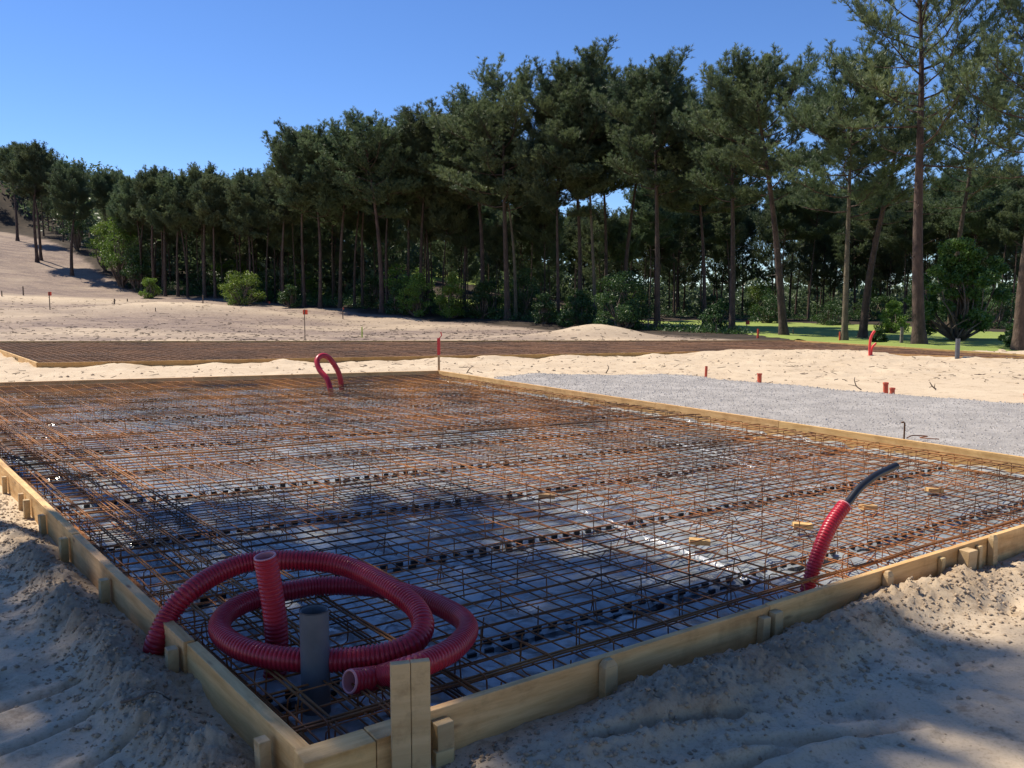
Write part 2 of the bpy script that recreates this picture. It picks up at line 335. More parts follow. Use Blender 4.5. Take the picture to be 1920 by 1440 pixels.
# where the ground is dirty and where pine litter lies
fa = np.degrees(np.arctan2(GX, GY)); pxg = 960+F*np.tan(np.clip(np.radians(fa), -1.3, 1.3))
edgeY = np.interp(pxg, [-900, -200, 0, 100, 180, 240, 290, 400, 560, 640, 750, 900, 1000, 1150, 1235, 1380, 1470, 1590, 1725, 1900, 2300],
                  [120, 112, 108, 98, 84, 73, 66, 65, 59, 57, 53, 48, 45, 41, 36.5, 33.5, 32.2, 31, 28.6, 26.8, 25])
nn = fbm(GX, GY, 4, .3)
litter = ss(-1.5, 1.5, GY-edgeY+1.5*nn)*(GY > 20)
dirt = ss(30.0, 33.5, GY+nn*1.2)*np.clip(.85+.6*fbm(GX*.5, GY, 4, .16), 0, 1); dirt = np.maximum(dirt, ss(57, 65, GY)*(.95+.3*nn))
for c, sx, sy, h in MND: dirt = dirt*(1-np.exp(-(((GX-c[0])/sx)**2+((GY-c[1])/sy)**2)*1.2)); litter = litter*(1-.9*np.exp(-(((GX-c[0])/sx)**2+((GY-c[1])/sy)**2)*1.2))
for nme, arr in (('dirt', dirt), ('litter', litter), ('damp', damp)):
    a = ground.data.attributes.new(nme, 'FLOAT', 'POINT'); a.data.foreach_set('value', np.clip(arr, 0, 1).ravel().astype(np.float32))
def patch(name, poly, res, up, m, edge=.5, wob=.4, ws=.8):
    P = np.array(poly); lo = P.min(0)-edge; hi = P.max(0)+edge
    nx = max(4, int((hi[0]-lo[0])/res)); ny = max(4, int((hi[1]-lo[1])/res))
    X, Y = np.meshgrid(np.linspace(lo[0], hi[0], nx), np.linspace(lo[1], hi[1], ny)); d = sdpoly(X, Y, poly)+wob*fbm(X, Y, 3, ws)
    Z = terrain(X, Y)+up-(up+.08)*ss(-edge*.3, edge, d); b = MB(); b.grid(X, Y, Z); o = b.build(name, m, smooth=True)
    me = o.data                                            # drop what lies well outside
    import bmesh
    bm = bmesh.new(); bm.from_mesh(me); dd = d.ravel(); bm.verts.ensure_lookup_table()
    bmesh.ops.delete(bm, geom=[v for i, v in enumerate(bm.verts) if dd[i] > edge*1.2], context='VERTS'); bm.to_mesh(me); bm.free()
    return o
# fairway
FW = [hit(*p)[:2] for p in [(1385, 624), (1480, 636), (1560, 643), (1640, 651), (1740, 656), (1900, 657)]]+[np.array([26, 27.]), np.array([52, 40.]), np.array([30, 46.])]+\
     [hit(1900, 625)[:2], hit(1700, 613)[:2], hit(1500, 606)[:2], hit(1390, 602)[:2], hit(1300, 602)[:2], hit(1230, 603)[:2], hit(1230, 608)[:2]]
tag(patch('fairway', FW, .45, .05, M['grass'], .5, .35), 'bright green mown grass fairway behind the pines', None, kind='structure')
for k, pl in enumerate([[(-16, 66), (-5, 64), (4, 60), (10, 56), (12, 60), (5, 68), (-4, 76), (-18, 80)], [(-12, 88), (0, 88), (2, 108), (-10, 110)]]):
    tag(patch('fairway', [np.array(p, float) for p in pl], .6, .06, M['grass'], .5, .4), 'mown grass seen between the trunks', None, kind='structure')
# gravel bed
ob = .05
gpt = lambda px, py: gp(px, py, .13)
nrm_r = np.array([-rd[1], rd[0]]); nrm_r = nrm_r if nrm_r.dot(NL-FR) < 0 else -nrm_r   # outward
GRV = [FR+nrm_r*.05+rd*1.15, FR+nrm_r*.05+rd*13.5, np.array([14., 7.]), gpt(2150, 775), gpt(1920, 757), gpt(1660, 737), gpt(1440, 719), gpt(1280, 704), gpt(1100, 702), gpt(1000, 701)]
tag(patch('gravel_bed', GRV, .07, .028, M['gravel'], .25, .12, 1.2), 'pale grey gravel bed beside the formwork', None, kind='structure')
n = 46000; q = MB(); lo = np.array(GRV).min(0); hi = np.array(GRV).max(0)
XY = R_.uniform(lo, [11.5, hi[1]], (int(n*2.2), 2)); XY = XY[sdpoly(XY[:, 0], XY[:, 1], GRV)+.12*fbm(XY[:, 0], XY[:, 1], 3, 1.2) < .02]
XY = XY[np.abs(XY[:, 0]/XY[:, 1]) < .68][:n]; zz = terrain(XY[:, 0], XY[:, 1])+.028
oc = np.array([[1,0,0],[-1,0,0],[0,1,0],[0,-1,0],[0,0,1],[0,0,-1.]]); of = np.array([[0,2,4],[2,1,4],[1,3,4],[3,0,4],[2,0,5],[1,2,5],[3,1,5],[0,3,5]])
def lumps(XY, zz, smin, smax, b, flat=.7, jit=.35, pw=2.5):
    n = len(XY); s_ = smin+(smax-smin)*R_.rand(n)**pw; a = R_.rand(n)*2*PI
    v = oc[None]*(1+R_.uniform(-jit, jit, (n, 6, 1)))+R_.uniform(-.2, .2, (n, 6, 3)); v = v*s_[:, None, None]*np.array([1, 1, flat])
    ca, sa = np.cos(a)[:, None], np.sin(a)[:, None]; x = v[..., 0]*ca-v[..., 1]*sa; y = v[..., 0]*sa+v[..., 1]*ca
    v = np.stack([x+XY[:, :1], y+XY[:, 1:2], v[..., 2]+zz[:, None]], -1).reshape(-1, 3)
    f = (of[None]+np.arange(n)[:, None, None]*6).reshape(-1, 3); b.add(v, f)
lumps(XY, zz, .004, .018, q); tag(q.build('gravel_stones', M['stone']), 'loose grey stones strewn over the gravel bed', 'gravel', kind='stuff')
# sand clods near the boards
pts = []
for k in range(15000):
    if random.random() < .5:
        t = random.uniform(.1, 6.5); d = abs(random.gauss(.26, .17 if random.random() < .8 else .5))+.06; p = NL+nA*t+np.array([nA[1], -nA[0]])*d
    else:
        t = random.uniform(-.5, 5.5); d = abs(random.gauss(.22, .13))+.06; p = NL+nLd*t+np.array([-nLd[1], nLd[0]])*d
        if sdpoly(*p, SLAB) < 0: p = NL+nLd*t-np.array([-nLd[1], nLd[0]])*d
    pts.append(p)
pts = np.array(pts); pts = pts[sdpoly(pts[:, 0], pts[:, 1], SLAB) > .06]
q = MB(); lumps(pts, terrain(pts[:, 0], pts[:, 1])+.0005, .002, .015, q, .8, .3, 3.5)
XY = np.stack([R_.uniform(-12, 16, 6000), R_.uniform(15, 31, 6000)], 1); XY = XY[(sdpoly(XY[:, 0], XY[:, 1], SLAB) > .1) & (sdpoly(XY[:, 0], XY[:, 1], S2) > .15) & (sdpoly(XY[:, 0], XY[:, 1], GRV) > .1)][:1500]
lumps(XY, terrain(XY[:, 0], XY[:, 1]), .008, .05, q, .7, .3, 5)
tag(q.build('sand_clods', M['clod'], smooth=True), 'crumbly sand clods heaped along the formwork boards', 'sand clods', kind='stuff')

# ------------------------------------------------------------------ boards
def board(name, a, b, z0, z1, th, side, m, label, group=None, cat='board', bev=.003):
    """a,b inner edge ends (xy); side = outward unit normal"""
    a = np.array(a); b = np.array(b); L = np.linalg.norm(b-a); dr = (b-a)/L; ang = math.atan2(dr[1], dr[0])
    loc = np.array([-dr[1], dr[0]]); s = 1 if loc.dot(side) > 0 else -1
    q = MB(); q.box((L/2, s*th/2, (z0+z1)/2), (L/2, th/2, (z1-z0)/2)); o = q.build(name, m, bevel=bev)
    o.location = (a[0], a[1], 0); o.rotation_euler = (0, 0, ang); return tag(o, label, cat, group)
def outn(a, b, inside):
    d = (b-a)/np.linalg.norm(b-a); nn_ = np.array([-d[1], d[0]]); return nn_ if nn_.dot(np.array(inside)-a) < 0 else -nn_
CEN = sum(SLAB)/4
G1 = 'formwork boards round the near slab'
nL = outn(NL, FL, CEN); nN = outn(NL, NR, CEN); nF = outn(FL, FR, CEN); nR = outn(FR, NR, CEN)
def along(a, b, px, py, z=ZT):
    p = gp(px, py, z); d = (b-a)/np.linalg.norm(b-a); return a+d*(p-a).dot(d)
def gap(a, b, g=.0015): d = (b-a)/np.linalg.norm(b-a); return a+d*g, b-d*g
J = along(NL, FL, 362, 1200); J2 = along(NL, FL, 150, 1000)
b_ = board('formwork_board', NL-nN*0-(FL-NL)/np.linalg.norm(FL-NL)*.05, J-nLd*.0, -.12, ZT-.008, .045, nL, M['wood'], 'short sandy formwork board at the near corner beside the red hose', G1)
b_.location.x -= nL[0]*.012; b_.location.y -= nL[1]*.012
board('formwork_board', *gap(J+nL*.0, J2), -.12, ZT, .045, nL, M['wood'], 'left side formwork board under the start of the red hose, dappled by shade', G1)
J3 = NL+(FL-NL)*.66
board('formwork_board', *gap(J2, J3), -.12, ZT+.004, .045, nL, M['wood'], 'sunlit left side formwork board with five pegs against it', G1)
board('formwork_board', *gap(J3, FL), -.12, ZT, .045, nL, M['wood'], 'left side formwork board reaching out of the picture to the far corner', G1)
m_ = FL+(FR-FL)*.48
board('formwork_board', *gap(FL, m_), -.1, ZT, .04, nF, M['wood'], 'left length of the shaded far side formwork board', G1)
board('formwork_board', *gap(m_, FR+(FR-FL)/np.linalg.norm(FR-FL)*.0), -.1, ZT+.002, .04, nF, M['wood'], 'far side formwork board behind the small red hose arch', G1)
ks = [0]+[np.linalg.norm(along(FR, NR, px, py)-FR) for px, py in ((948, 713), (1228, 755), (1462, 789))]; Lr = np.linalg.norm(NR-FR)
ks.append(Lr+.1)
lb = ['right side formwork board beginning at the post with red tape', 'right side formwork board between the far joint and the dark notch', 'right side formwork board next to the middle of the gravel', 'nearest right side formwork board behind the bent rusty bar']
dR = (NR-FR)/Lr
for k in range(4):
    board('formwork_board', *gap(FR+dR*(ks[k]-(.0 if k else .04)), FR+dR*ks[k+1]), -.12, ZT-.003*(k % 2), .035, nR, M['wood'], lb[k], G1)
# near side: two thick short pieces, then the long boards
c0 = NL-nA*.045; c1 = along(NL, NR, 680, 1362); c2 = along(NL, NR, 768, 1336)
board('formwork_block', *gap(c0, c1), ZT-.11, ZT-.004, .10, nN, M['wood'], 'short thick timber with a broken edge at the near corner', 'short thick timbers by the tall stake', 'timber')
board('formwork_block', *gap(c1, c2+nA*.02), ZT-.11, ZT, .10, nN, M['wood'], 'short thick timber running behind the tall wooden stake', 'short thick timbers by the tall stake', 'timber')
board('formwork_board', c0+nN*.02, c2, -.14, ZT-.112, .06, nN, M['wood'], 'low dark board under the short corner timbers', G1)
n1_ = along(NL, NR, 1432, 1132); n2_ = along(NL, NR, 1640, 1066)
c2a = c2+nA*.022
board('formwork_board', *gap(c2a, n1_), -.14, ZT, .032, nN, M['wood'], 'long near side formwork board with sand heaped against it, in the shade', G1)
board('formwork_board', *gap(n1_, NR+nA*.4), -.14, ZT+.004, .032, nN, M['wood'], 'near side formwork board in front of the red conduit with the black pipe', G1)
for k, px in enumerate((1438,)):
    pass
# notches and marks: splice plate outside at the joint
# second slab boards
G2 = 'formwork boards round the far slab'
CE2 = np.array([0, 25.])
segs = [(0, 1, [.28, .55, .8], 'near'), (1, 2, [], 'stepped'), (2, 3, [], 'short'), (3, 4, [.5], 'right'), (4, 5, [.25, .5, .75], 'far'), (5, 0, [.5], 'left')]
side_lab = {'near': ['near side board of the far slab left of the red hose arch', 'near side board of the far slab in the middle, partly buried in sand', 'near side board of the far slab behind the gravel', 'near side board of the far slab sunk in the big sand bank'],
            'stepped': ['board of the far slab dropping behind the sand bank by the red bent pipe'], 'short': ['short board of the far slab at the right end by the grey pipe'],
            'right': ['pale sunlit board of the far slab nearest the grass, right half', 'pale sunlit board of the far slab nearest the grass, left half'],
            'far': ['far side board of the far slab at its right end near the round mound', 'far side board of the far slab right of the taped post', 'far side board of the far slab behind the red hose arch', 'far side board of the far slab at the left edge'],
            'left': ['far half of the yellow left end board of the far slab', 'yellow left end board of the far slab with scribbled dark marks']}
for i, j, cuts, nm in segs:
    a, b = S2[i], S2[j]; nrm = outn(a, b, CE2 if nm != 'short' and nm != 'stepped' else np.array([12.5, 24])); t = [0]+cuts+[1]
    for k in range(len(t)-1):
        o = board('formwork_board', *gap(a+(b-a)*t[k], a+(b-a)*t[k+1], .004), -.15, Z2+.004*(k % 2), .045, nrm, M['wood' if nm in ('left',) else 'wood_far'], side_lab[nm][k], G2)
        if nm == 'left' and k == 1:                         # dark scribbled marks on its outer face
            q = MB(); Lb = np.linalg.norm(b-a)/2; s = 1 if np.array([-(b-a)[1], (b-a)[0]]).dot(nrm) > 0 else -1
            x = Lb*.42
            for sx in (0, .12, .2, .36, .48, .56, .72, .86):
                q.box((x+sx, s*.0475, .11+.01*math.sin(sx*40)), (.018, .0016, .045)); 
                if sx in (.12, .36, .56): q.box((x+sx+.04, s*.0475, .12), (.03, .0016, .014))
            q.build('painted_mark', M['black'], o)
# ------------------------------------------------------------------ pegs and stakes
GP = 'pegs along the left board'; GPN = 'pegs along the near board'
def peg(p, ztop, w, th, hgt, ang, label, group, point=False, m='wood_stake'):
    q = MB(); q.box((0, 0, -hgt/2), (w/2, th/2, hgt/2))
    if point: q.box((0, 0, .012), (w/2, th/2, .012), top=.55)
    o = q.build('wooden_peg', M[m], bevel=.003); o.location = (p[0], p[1], ztop); o.rotation_euler = (random.uniform(-.04, .04), random.uniform(-.04, .04), ang)
    return tag(o, label, 'peg', group)
angL = math.atan2(nLd[1], nLd[0]); angN = math.atan2(nA[1], nA[0])
pl = [(12, 893, .05, 'smallest peg by the left board at the picture edge'), (40, 925, .05, 'pale peg left of a pair by the left board'), (56, 936, .06, 'weathered grey peg right of a pair by the left board'),
      (86, 964, .055, 'pale peg on its own in the sunny sand by the left board'), (128, 1007, .065, 'tall grooved peg where shade begins on the left board'), (210, 1083, .065, 'low peg almost buried in sand by the left board'),
      (332, 1212, .065, 'thick peg with bright top beside the red hose'), (498, 1383, .06, 'grey peg in the sand near the front corner')]
for px, py, w, lab in pl:
    zt = ZT-.03; p = gp(px, py, zt); t = (p-NL).dot(nLd); p = NL+nLd*t+nL*(.045+w*.45+.004)
    w *= .82; peg(p, zt, w, w*.8, .32, angL+random.uniform(-.2, .2), lab, GP)
pn = [(830, 1352, .065, 0, .03, 'thick pale-topped peg just right of the tall stake'), (1128, 1240, .062, 1, .02, 'pointed white-topped peg standing alone in the shade'), (1422, 1152, .05, 0, .03, 'left peg of the pair at the board joint'),
      (1447, 1143, .055, 0, .02, 'right peg of the pair at the board joint'), (1662, 1078, .05, 1, .02, 'narrow pale peg behind the crumbly sand heap'), (1768, 1046, .035, 0, .02, 'thin peg left of the wide plank peg'),
      (1805, 1028, .09, 0, .01, 'wide plank peg with slanted top near the right edge'), (1839, 1024, .035, 0, .02, 'thin peg right of the wide plank peg'), (1870, 1012, .05, 1, .0, 'tall pale peg nearest the right edge')]
for px, py, w, pt, dz, lab in pn:
    zt = ZT-dz; p = gp(px, py, zt); t = (p-NL).dot(nA); p = NL+nA*t+nN*(.032+w*.36+.004)
    peg(p, zt, w, w*.7, .34, angN, lab, GPN, pt)
zt = .12; p = NL+nA*((gp(806, 1372, zt)-NL).dot(nA))+nN*.075; peg(p, .1, .07, .03, .3, angN, 'low dark plank peg tucked behind the tall stake', GPN)
# tall stake: two planks side by side
q = MB(); q.box((-.032, 0, 0), (.0305, .014, .26)); q.box((.031, .001, -.002), (.0305, .014, .262)); st = q.build('wooden_stake', M['wood_stake'], bevel=.002)
pt_ = aty(769, 1240, 2.56); st.location = (pt_[0], pt_[1], pt_[2]-.26); st.rotation_euler = (0, 0, angN-.35)
tag(st, 'tall split wooden stake standing in front of the hose end', 'stake')

# ------------------------------------------------------------------ membrane, spacers, rebar mesh
NS = 11; vS = [(k+.55)/NS for k in range(NS)]
U, V_ = np.meshgrid(np.linspace(0, 1, 230), np.linspace(0, 1, 420)); P = bil(U, V_); X, Y = P[..., 0], P[..., 1]
Z = .002+.012*np.abs(fbm(X, Y, 3, 1.6))+.036*np.abs(fbm(X*1.2, Y, 2, 2.6))**.8+.006*fbm(X*1.3, Y, 3, 7)+.014*np.maximum(0, .35-np.abs(fbm(X+.5*Y, Y, 3, 1.4)))
for v in vS: Z = Z-.035*np.exp(-((V_-v-.002*noise(U*9, v*50))/.0042)**2)
Z = Z+.05*ss(.012, 0, V_)+.05*ss(.988, 1, V_)+.05*ss(.012, 0, U)+.05*ss(.988, 1, U)
q = MB(); q.grid(X, Y, Z); tag(q.build('plastic_membrane', M['plastic'], smooth=True), 'wrinkled grey plastic sheet lining the near slab under the steel', 'plastic sheet')
def frame_at(u, v):
    e = 1e-3; a = (bil(u+e, v)-bil(u-e, v)); a = a/np.linalg.norm(a); return a, np.array([-a[1], a[0]])
for k, v in enumerate(vS):
    q = MB(); A0, A1 = bil(.004, v), bil(.996, v); L = np.linalg.norm(A1-A0); a = (A1-A0)/L; b = np.array([-a[1], a[0]]); ax = [[*a, 0], [*b, 0], [0, 0, 1]]
    x = .06
    q.box((*(A0+a*L/2+b*.0), -.012), (L/2-.03, .026, .004), ax)
    while x < L-.05:
        w = .022; h = .022+.006*random.random(); q.box((*(A0+a*x+b*(.045+.008*random.uniform(-1, 1))), h/2+.004), (w, .007, h/2), ax)
        q.box((*(A0+a*(x+.045)+b*-.045), h/2+.004), (w, .007, h/2), ax) if random.random() < .6 else None
        x += .095+random.uniform(-.006, .006)
    o = q.build('spacer_strip', M['black']); tag(o, 'black notched plastic spacer strip on the grey sheet, number %d of the strips crossing the slab' % (k+1), 'spacer strip', 'black spacer strips under the mesh')
    o['label'] = ['black notched spacer strip nearest the front corner, behind the grey pipe', 'black notched spacer strip passing under the coiled hose', 'black notched spacer strip just behind the coiled hose', 'black notched spacer strip in the bluish shade right of centre',
                  'black notched spacer strip below the white film at the slab centre', 'black notched spacer strip across the middle of the slab', 'black notched spacer strip just beyond the middle of the slab', 'black notched spacer strip through the brightest part of the sheet',
                  'black notched spacer strip fourth from the far board', 'black notched spacer strip second from the far board', 'black notched spacer strip nearest the far board and the hose arch'][k]
def bars(q, A, B, rad, z, seg=18, wob=.004, zw=.004, k=5):
    A = np.asarray(A); B = np.asarray(B); n = len(A)
    if n == 0: return
    t = np.linspace(0, 1, seg)[None, :, None]; P = A[:, None]*(1-t)+B[:, None]*t; d = (B-A)/np.linalg.norm(B-A, axis=1)[:, None]; s = np.stack([-d[:, 1], d[:, 0]], 1)
    ph = np.arange(n)[:, None]*3.7; tt = np.linspace(0, 1, seg)[None]*9; w = noise(tt+ph, ph*1.3+rad*999)*wob; P = P+w[..., None]*s[:, None]
    Zc = np.asarray(z).reshape(-1, 1)+noise(tt*1.1+ph, ph+77)*zw+.008*fbm(P[..., 0], P[..., 1], 2, .9)
    a = np.arange(k)/k*2*PI
    V = np.concatenate([P[:, :, None]+rad*np.cos(a)[None, None, :, None]*s[:, None, None], (Zc[:, :, None]+rad*np.sin(a))[..., None]], -1)
    i = (np.arange(n)[:, None, None]*seg+np.arange(seg-1)[None, :, None])*k; j = np.arange(k)[None, None]; j2 = (j+1) % k
    f = np.stack([i+j, i+j2, i+k+j2, i+k+j], -1).reshape(-1, 4); q.add(V.reshape(-1, 3), f)
root = empty('steel_mesh', (*bil(.5, .5), 0)); tag(root, 'rusty welded steel reinforcement mesh in two layers filling the near slab', 'steel mesh')
def attach(o, r_):
    o.parent = r_; o.matrix_parent_inverse = r_.matrix_world.inverted() if False else o.matrix_parent_inverse
    o.location = Vector(o.location)-Vector(r_.location); return o
HL = np.linalg.norm(FL-NL); WL = .5*(np.linalg.norm(NR-NL)+np.linalg.norm(FR-FL))
nsheet = 4
for lay, (z, nm) in enumerate(((.148, 'top_sheet'), (.045, 'bottom_sheet'))):
    for sN in range(nsheet):
        v0 = sN/nsheet; v1 = min(1, (sN+1)/nsheet+.022); q = MB()
        vv = np.arange(v0*HL+.06+.04*lay+.03*sN, v1*HL-.03, .155)/HL; vv = vv+R_.uniform(-.0006, .0006, len(vv)); e0 = R_.uniform(.004, .014, len(vv)); e1 = 1-R_.uniform(.004, .014, len(vv))
        ok = (vv > .005) & (vv < .995); vv, e0, e1 = vv[ok], e0[ok], e1[ok]; sk = R_.uniform(-.0012, .0012, len(vv))
        bars(q, bil(e0, vv+sk), bil(e1, vv-sk), .0041, np.full(len(vv), z+.004*(sN % 2)), 26)
        uu = np.arange(.10+.06*lay+.05*sN, WL-.05, .235)/WL; uu = uu+R_.uniform(-.002, .002, len(uu))
        bars(q, bil(uu+.0, np.full(len(uu), max(v0, .006))), bil(uu+R_.uniform(-.002, .002, len(uu)), np.full(len(uu), min(v1, .994))), .0041, np.full(len(uu), z+.0095+.004*(sN % 2)), 18)
        attach(q.build(nm, M['rust'], root, smooth=True), root)
# bundles near the left and near edges, ring beams across
q = MB()
for du, zz_ in ((.018, .05), (.024, .155), (.052, .16), (.057, .05), (.062, .158), (.098, .162), (.103, .06), (.97, .16), (.98, .05)):
    for k in range(2): bars(q, [bil(du+k*.0028, .004)], [bil(du+k*.0028+random.uniform(-.002, .002), .996)], .0055, [zz_], 60)
for dv, zz_ in ((.012, .055), (.014, .16), (.41, .168), (.985, .16), (.99, .05)):
    for k in range(2): bars(q, [bil(.004, dv+k*.0016)], [bil(.996, dv+k*.0016+random.uniform(-.001, .001))], .005, [zz_], 50)
attach(q.build('edge_bar_bundle', M['rust'], root, smooth=True), root)
# stirrups and vertical spacers (uncounted small links)
q = MB()
def link(p, d, w, z0=.035, z1=.17, rad=.0034):
    n_ = 14; a = np.linspace(0, 2*PI, n_+1)[:-1]; sx = np.sign(np.cos(a))*np.abs(np.cos(a))**.35*w/2; sz = np.sign(np.sin(a))*np.abs(np.sin(a))**.35*(z1-z0)/2
    pp = np.stack([p[0]+d[0]*sx, p[1]+d[1]*sx, (z0+z1)/2+sz], 1); q.tube(np.concatenate([pp, pp[:1]]), rad, 4, False)
for k in range(int(HL/.31)):
    v = (k+.5)*.31/HL; a, b = frame_at(.04, v); link(bil(.0385, v), a, .28); 
    if k % 2: link(bil(.08, v), a, .22)
    link(bil(.975, v), a, .2)
for k in range(int(WL/.36)):
    u = (k+.5)*.36/WL; d = (bil(u, .03)-bil(u, .01)); d /= np.linalg.norm(d); link(bil(u, .02), d, .22); link(bil(u, .985), d, .22)
for i in range(int(WL/.37)):
    for j in range(int(HL/.31)):
        u = (i+.5+random.uniform(-.1, .1))*.37/WL; v = (j+.5+random.uniform(-.1, .1))*.31/HL; p = bil(u, v); zt = .15+random.uniform(0, .018)
        if random.random() < .12: continue
        dx, dy = random.uniform(-.012, .012), random.uniform(-.012, .012)
        q.tube([(p[0], p[1], .012), (p[0]+dx, p[1]+dy, zt)], .0032, 4, False)
        if random.random() < .55:
            a = random.uniform(0, PI); c_, s_ = math.cos(a)*.09, math.sin(a)*.09
            q.tube([(p[0]-c_, p[1]-s_, .012), (p[0]-c_*.3, p[1]-s_*.3, .10), (p[0]+c_*.3, p[1]+s_*.3, .10), (p[0]+c_, p[1]+s_, .012)], .003, 4, False)
o = attach(q.build('mesh_spacer', M['rust'], root), root); o['kind'] = 'stuff'
# white film folds
def foil(pA, pB, w, label, seed):
    a, b = gp(*pA, .03), gp(*pB, .03); n_ = 90; L = np.linalg.norm(b-a); t = np.linspace(0, 1, n_); d = (b-a)/L; s = np.array([-d[1], d[0]])
    q = MB(); V = []; k = 9; w_ = w*(.25+1.1*np.abs(noise(t*L*1.9+seed, t*0+seed))); c = .04*noise(t*L*1.2+seed*3, t*0)
    cc = np.linspace(-1, 1, k)[None]; X = a[0]+d[0]*t[:, None]*L+s[0]*(c[:, None]+cc*w_[:, None]); Y = a[1]+d[1]*t[:, None]*L+s[1]*(c[:, None]+cc*w_[:, None])
    Z = .012+.035*(1-cc**2)*(.55+.6*np.abs(noise(t[:, None]*L*6+seed, cc*1.5)))+.006*noise(t[:, None]*L*14, cc*3+seed)
    q.grid(X, Y, Z); tag(q.build('plastic_fold', M['white_plastic'], smooth=True), label, 'plastic fold', 'white plastic folds under the mesh')
foil((1085, 955), (1500, 1118), .05, 'long crumpled white plastic fold ending at the red conduit', 3)
foil((790, 985), (905, 1025), .04, 'short crumpled white plastic fold left of the slab centre', 8)
foil((1160, 795), (1420, 875), .045, 'white plastic fold near the right side board', 12)
for k, (px, py, lab) in enumerate([(1312, 1012, 'small wood block beside the white plastic fold'), (1752, 916, 'small bright wood block farthest right on the steel mesh'), (1628, 948, 'small wood block behind the red conduit'), (1505, 982, 'small wood block left of the red conduit top'),
                                   (1025, 927, 'small wood block at the centre of the slab'), (1425, 820, 'small wood block near the right side board')]):
    p = gp(px, py, .09); q = MB(); q.box((0, 0, 0), (.065, .03, .016)); o = q.build('wood_block', M['wood'], bevel=.002); o.location = (p[0], p[1], .078); o.rotation_euler = (0, .05, random.uniform(-.3, .6)); tag(o, lab, 'wood block', 'wood blocks under the mesh')
# second slab: bed and mesh clipped to its outline
q = MB(); x0, x1 = min(p[0] for p in S2), max(p[0] for p in S2)
tri = [S2[0], S2[1], S2[4], S2[5]]; zz_ = -.02
q.add([(*p, zz_) for p in S2], [[0, 1, 4], [0, 4, 5], [1, 2, 4], [2, 3, 4]]); tag(q.build('plastic_membrane', M['plastic']), 'grey plastic sheet lining the far slab', 'plastic sheet')
def clipped(d, off, poly):
    s = np.array([-d[1], d[0]]); A, B = [], []
    for c in off:
        ts = []
        for i in range(len(poly)):
            a, b = poly[i], poly[(i+1) % len(poly)]; sa, sb = a.dot(s)-c, b.dot(s)-c
            if (sa > 0) != (sb > 0): t = sa/(sa-sb); ts.append((a+(b-a)*t).dot(d))
        ts.sort()
        for i in range(0, len(ts)-1, 2):
            if ts[i+1]-ts[i] > .4: A.append(s*c+d*(ts[i]+.06)); B.append(s*c+d*(ts[i+1]-.06))
    return np.array(A), np.array(B)
root2 = empty('steel_mesh', (0, 25, 0)); tag(root2, 'brown rusty steel mesh filling the long far slab', 'steel mesh')
dA = (S2[1]-S2[0])/np.linalg.norm(S2[1]-S2[0]); dB = (S2[5]-S2[0])/np.linalg.norm(S2[5]-S2[0])
for z, nm in ((.15, 'top_sheet'), (.05, 'bottom_sheet')):
    q = MB()
    for d, sp, dz in ((dA, .16, 0), (dB, .20, .01)):
        s = np.array([-d[1], d[0]]); pr = [p.dot(s) for p in S2]; A, B = clipped(d, np.arange(min(pr)+.1, max(pr), sp), S2); bars(q, A, B, .0065, np.full(len(A), z+dz), 14, .02, .02, 4)
    attach(q.build(nm, M['rust_far'], root2), root2)

# ------------------------------------------------------------------ hoses and pipes
def cr_path(K_, n=30):
    K_ = [np.array(k, float) for k in K_]; K_ = [2*K_[0]-K_[1]]+K_+[2*K_[-1]-K_[-2]]; out = []
    for i in range(1, len(K_)-2):
        p0, p1, p2, p3 = K_[i-1:i+3]
        for t in np.linspace(0, 1, n, endpoint=False): out.append(.5*((2*p1)+(-p0+p2)*t+(2*p0-5*p1+4*p2-p3)*t*t+(-p0+3*p1-3*p2+p3)*t**3))
    out.append(K_[-2]); return np.array(out)
def resample(P, step):
    s = np.concatenate([[0], np.cumsum(np.linalg.norm(np.diff(P, axis=0), axis=1))]); n = int(s[-1]/step)+1; t = np.linspace(0, s[-1], n); return np.stack([np.interp(t, s, P[:, i]) for i in range(3)], 1), t
def smoothp(P, it=20):
    for _ in range(it): P = np.concatenate([P[:1], (P[:-2]+P[1:-1]*2+P[2:])/4, P[-1:]])
    return P
def hose(name, P, rad, pitch, label, cat='hose', k=26, inner=True, ends=(0, 1), parts=None):
    P, t = resample(P, pitch/8); P = smoothp(P, 30); t = np.arange(len(P))*pitch/8
    rr = rad*(1.03-.15*ss(.0, .75, -np.cos(t/pitch*2*PI)))
    root = empty(name, tuple(P[0])); tag(root, label, cat); q = MB(); q.tube(P-P[0], rr, k, False); q.build('hose_wall', M['hose'], root, smooth=True)
    for e in ends:
        seg = P[:8*8] if e == 0 else P[-8*8:][::-1]; q = MB(); T = seg[0]-seg[1]; T = T/np.linalg.norm(T)
        pp = np.concatenate([[seg[0]+T*.001], seg[:40]])-P[0]; q.tube(pp[::2], rad*.80, k, False)
        th_ = np.arange(k)/k*2*PI; u_ = np.cross(T, [0, 0, 1.]) if abs(T[2]) < .9 else np.cross(T, [1., 0, 0]); u_ /= np.linalg.norm(u_); w_ = np.cross(T, u_)
        ring = lambda rd_, off: (seg[0]-P[0]+T*off)+rd_*(np.cos(th_)[:, None]*u_+np.sin(th_)[:, None]*w_)
        V = np.concatenate([ring(rad*.98, -.004), ring(rad*.97, .003), ring(rad*.82, .003), ring(rad*.80, -.004)]); j = np.arange(k); j2 = (j+1) % k; f = []
        for b in range(3): f.append(np.stack([b*k+j, b*k+j2, (b+1)*k+j2, (b+1)*k+j], 1))
        q.add(V, np.concatenate(f)); q.build('inner_liner', M['hose_in'], root, smooth=True)
    return root
Zm = lambda zx, zy, z: atz(240+zx/2.6667, 960+zy/2.6667, z)
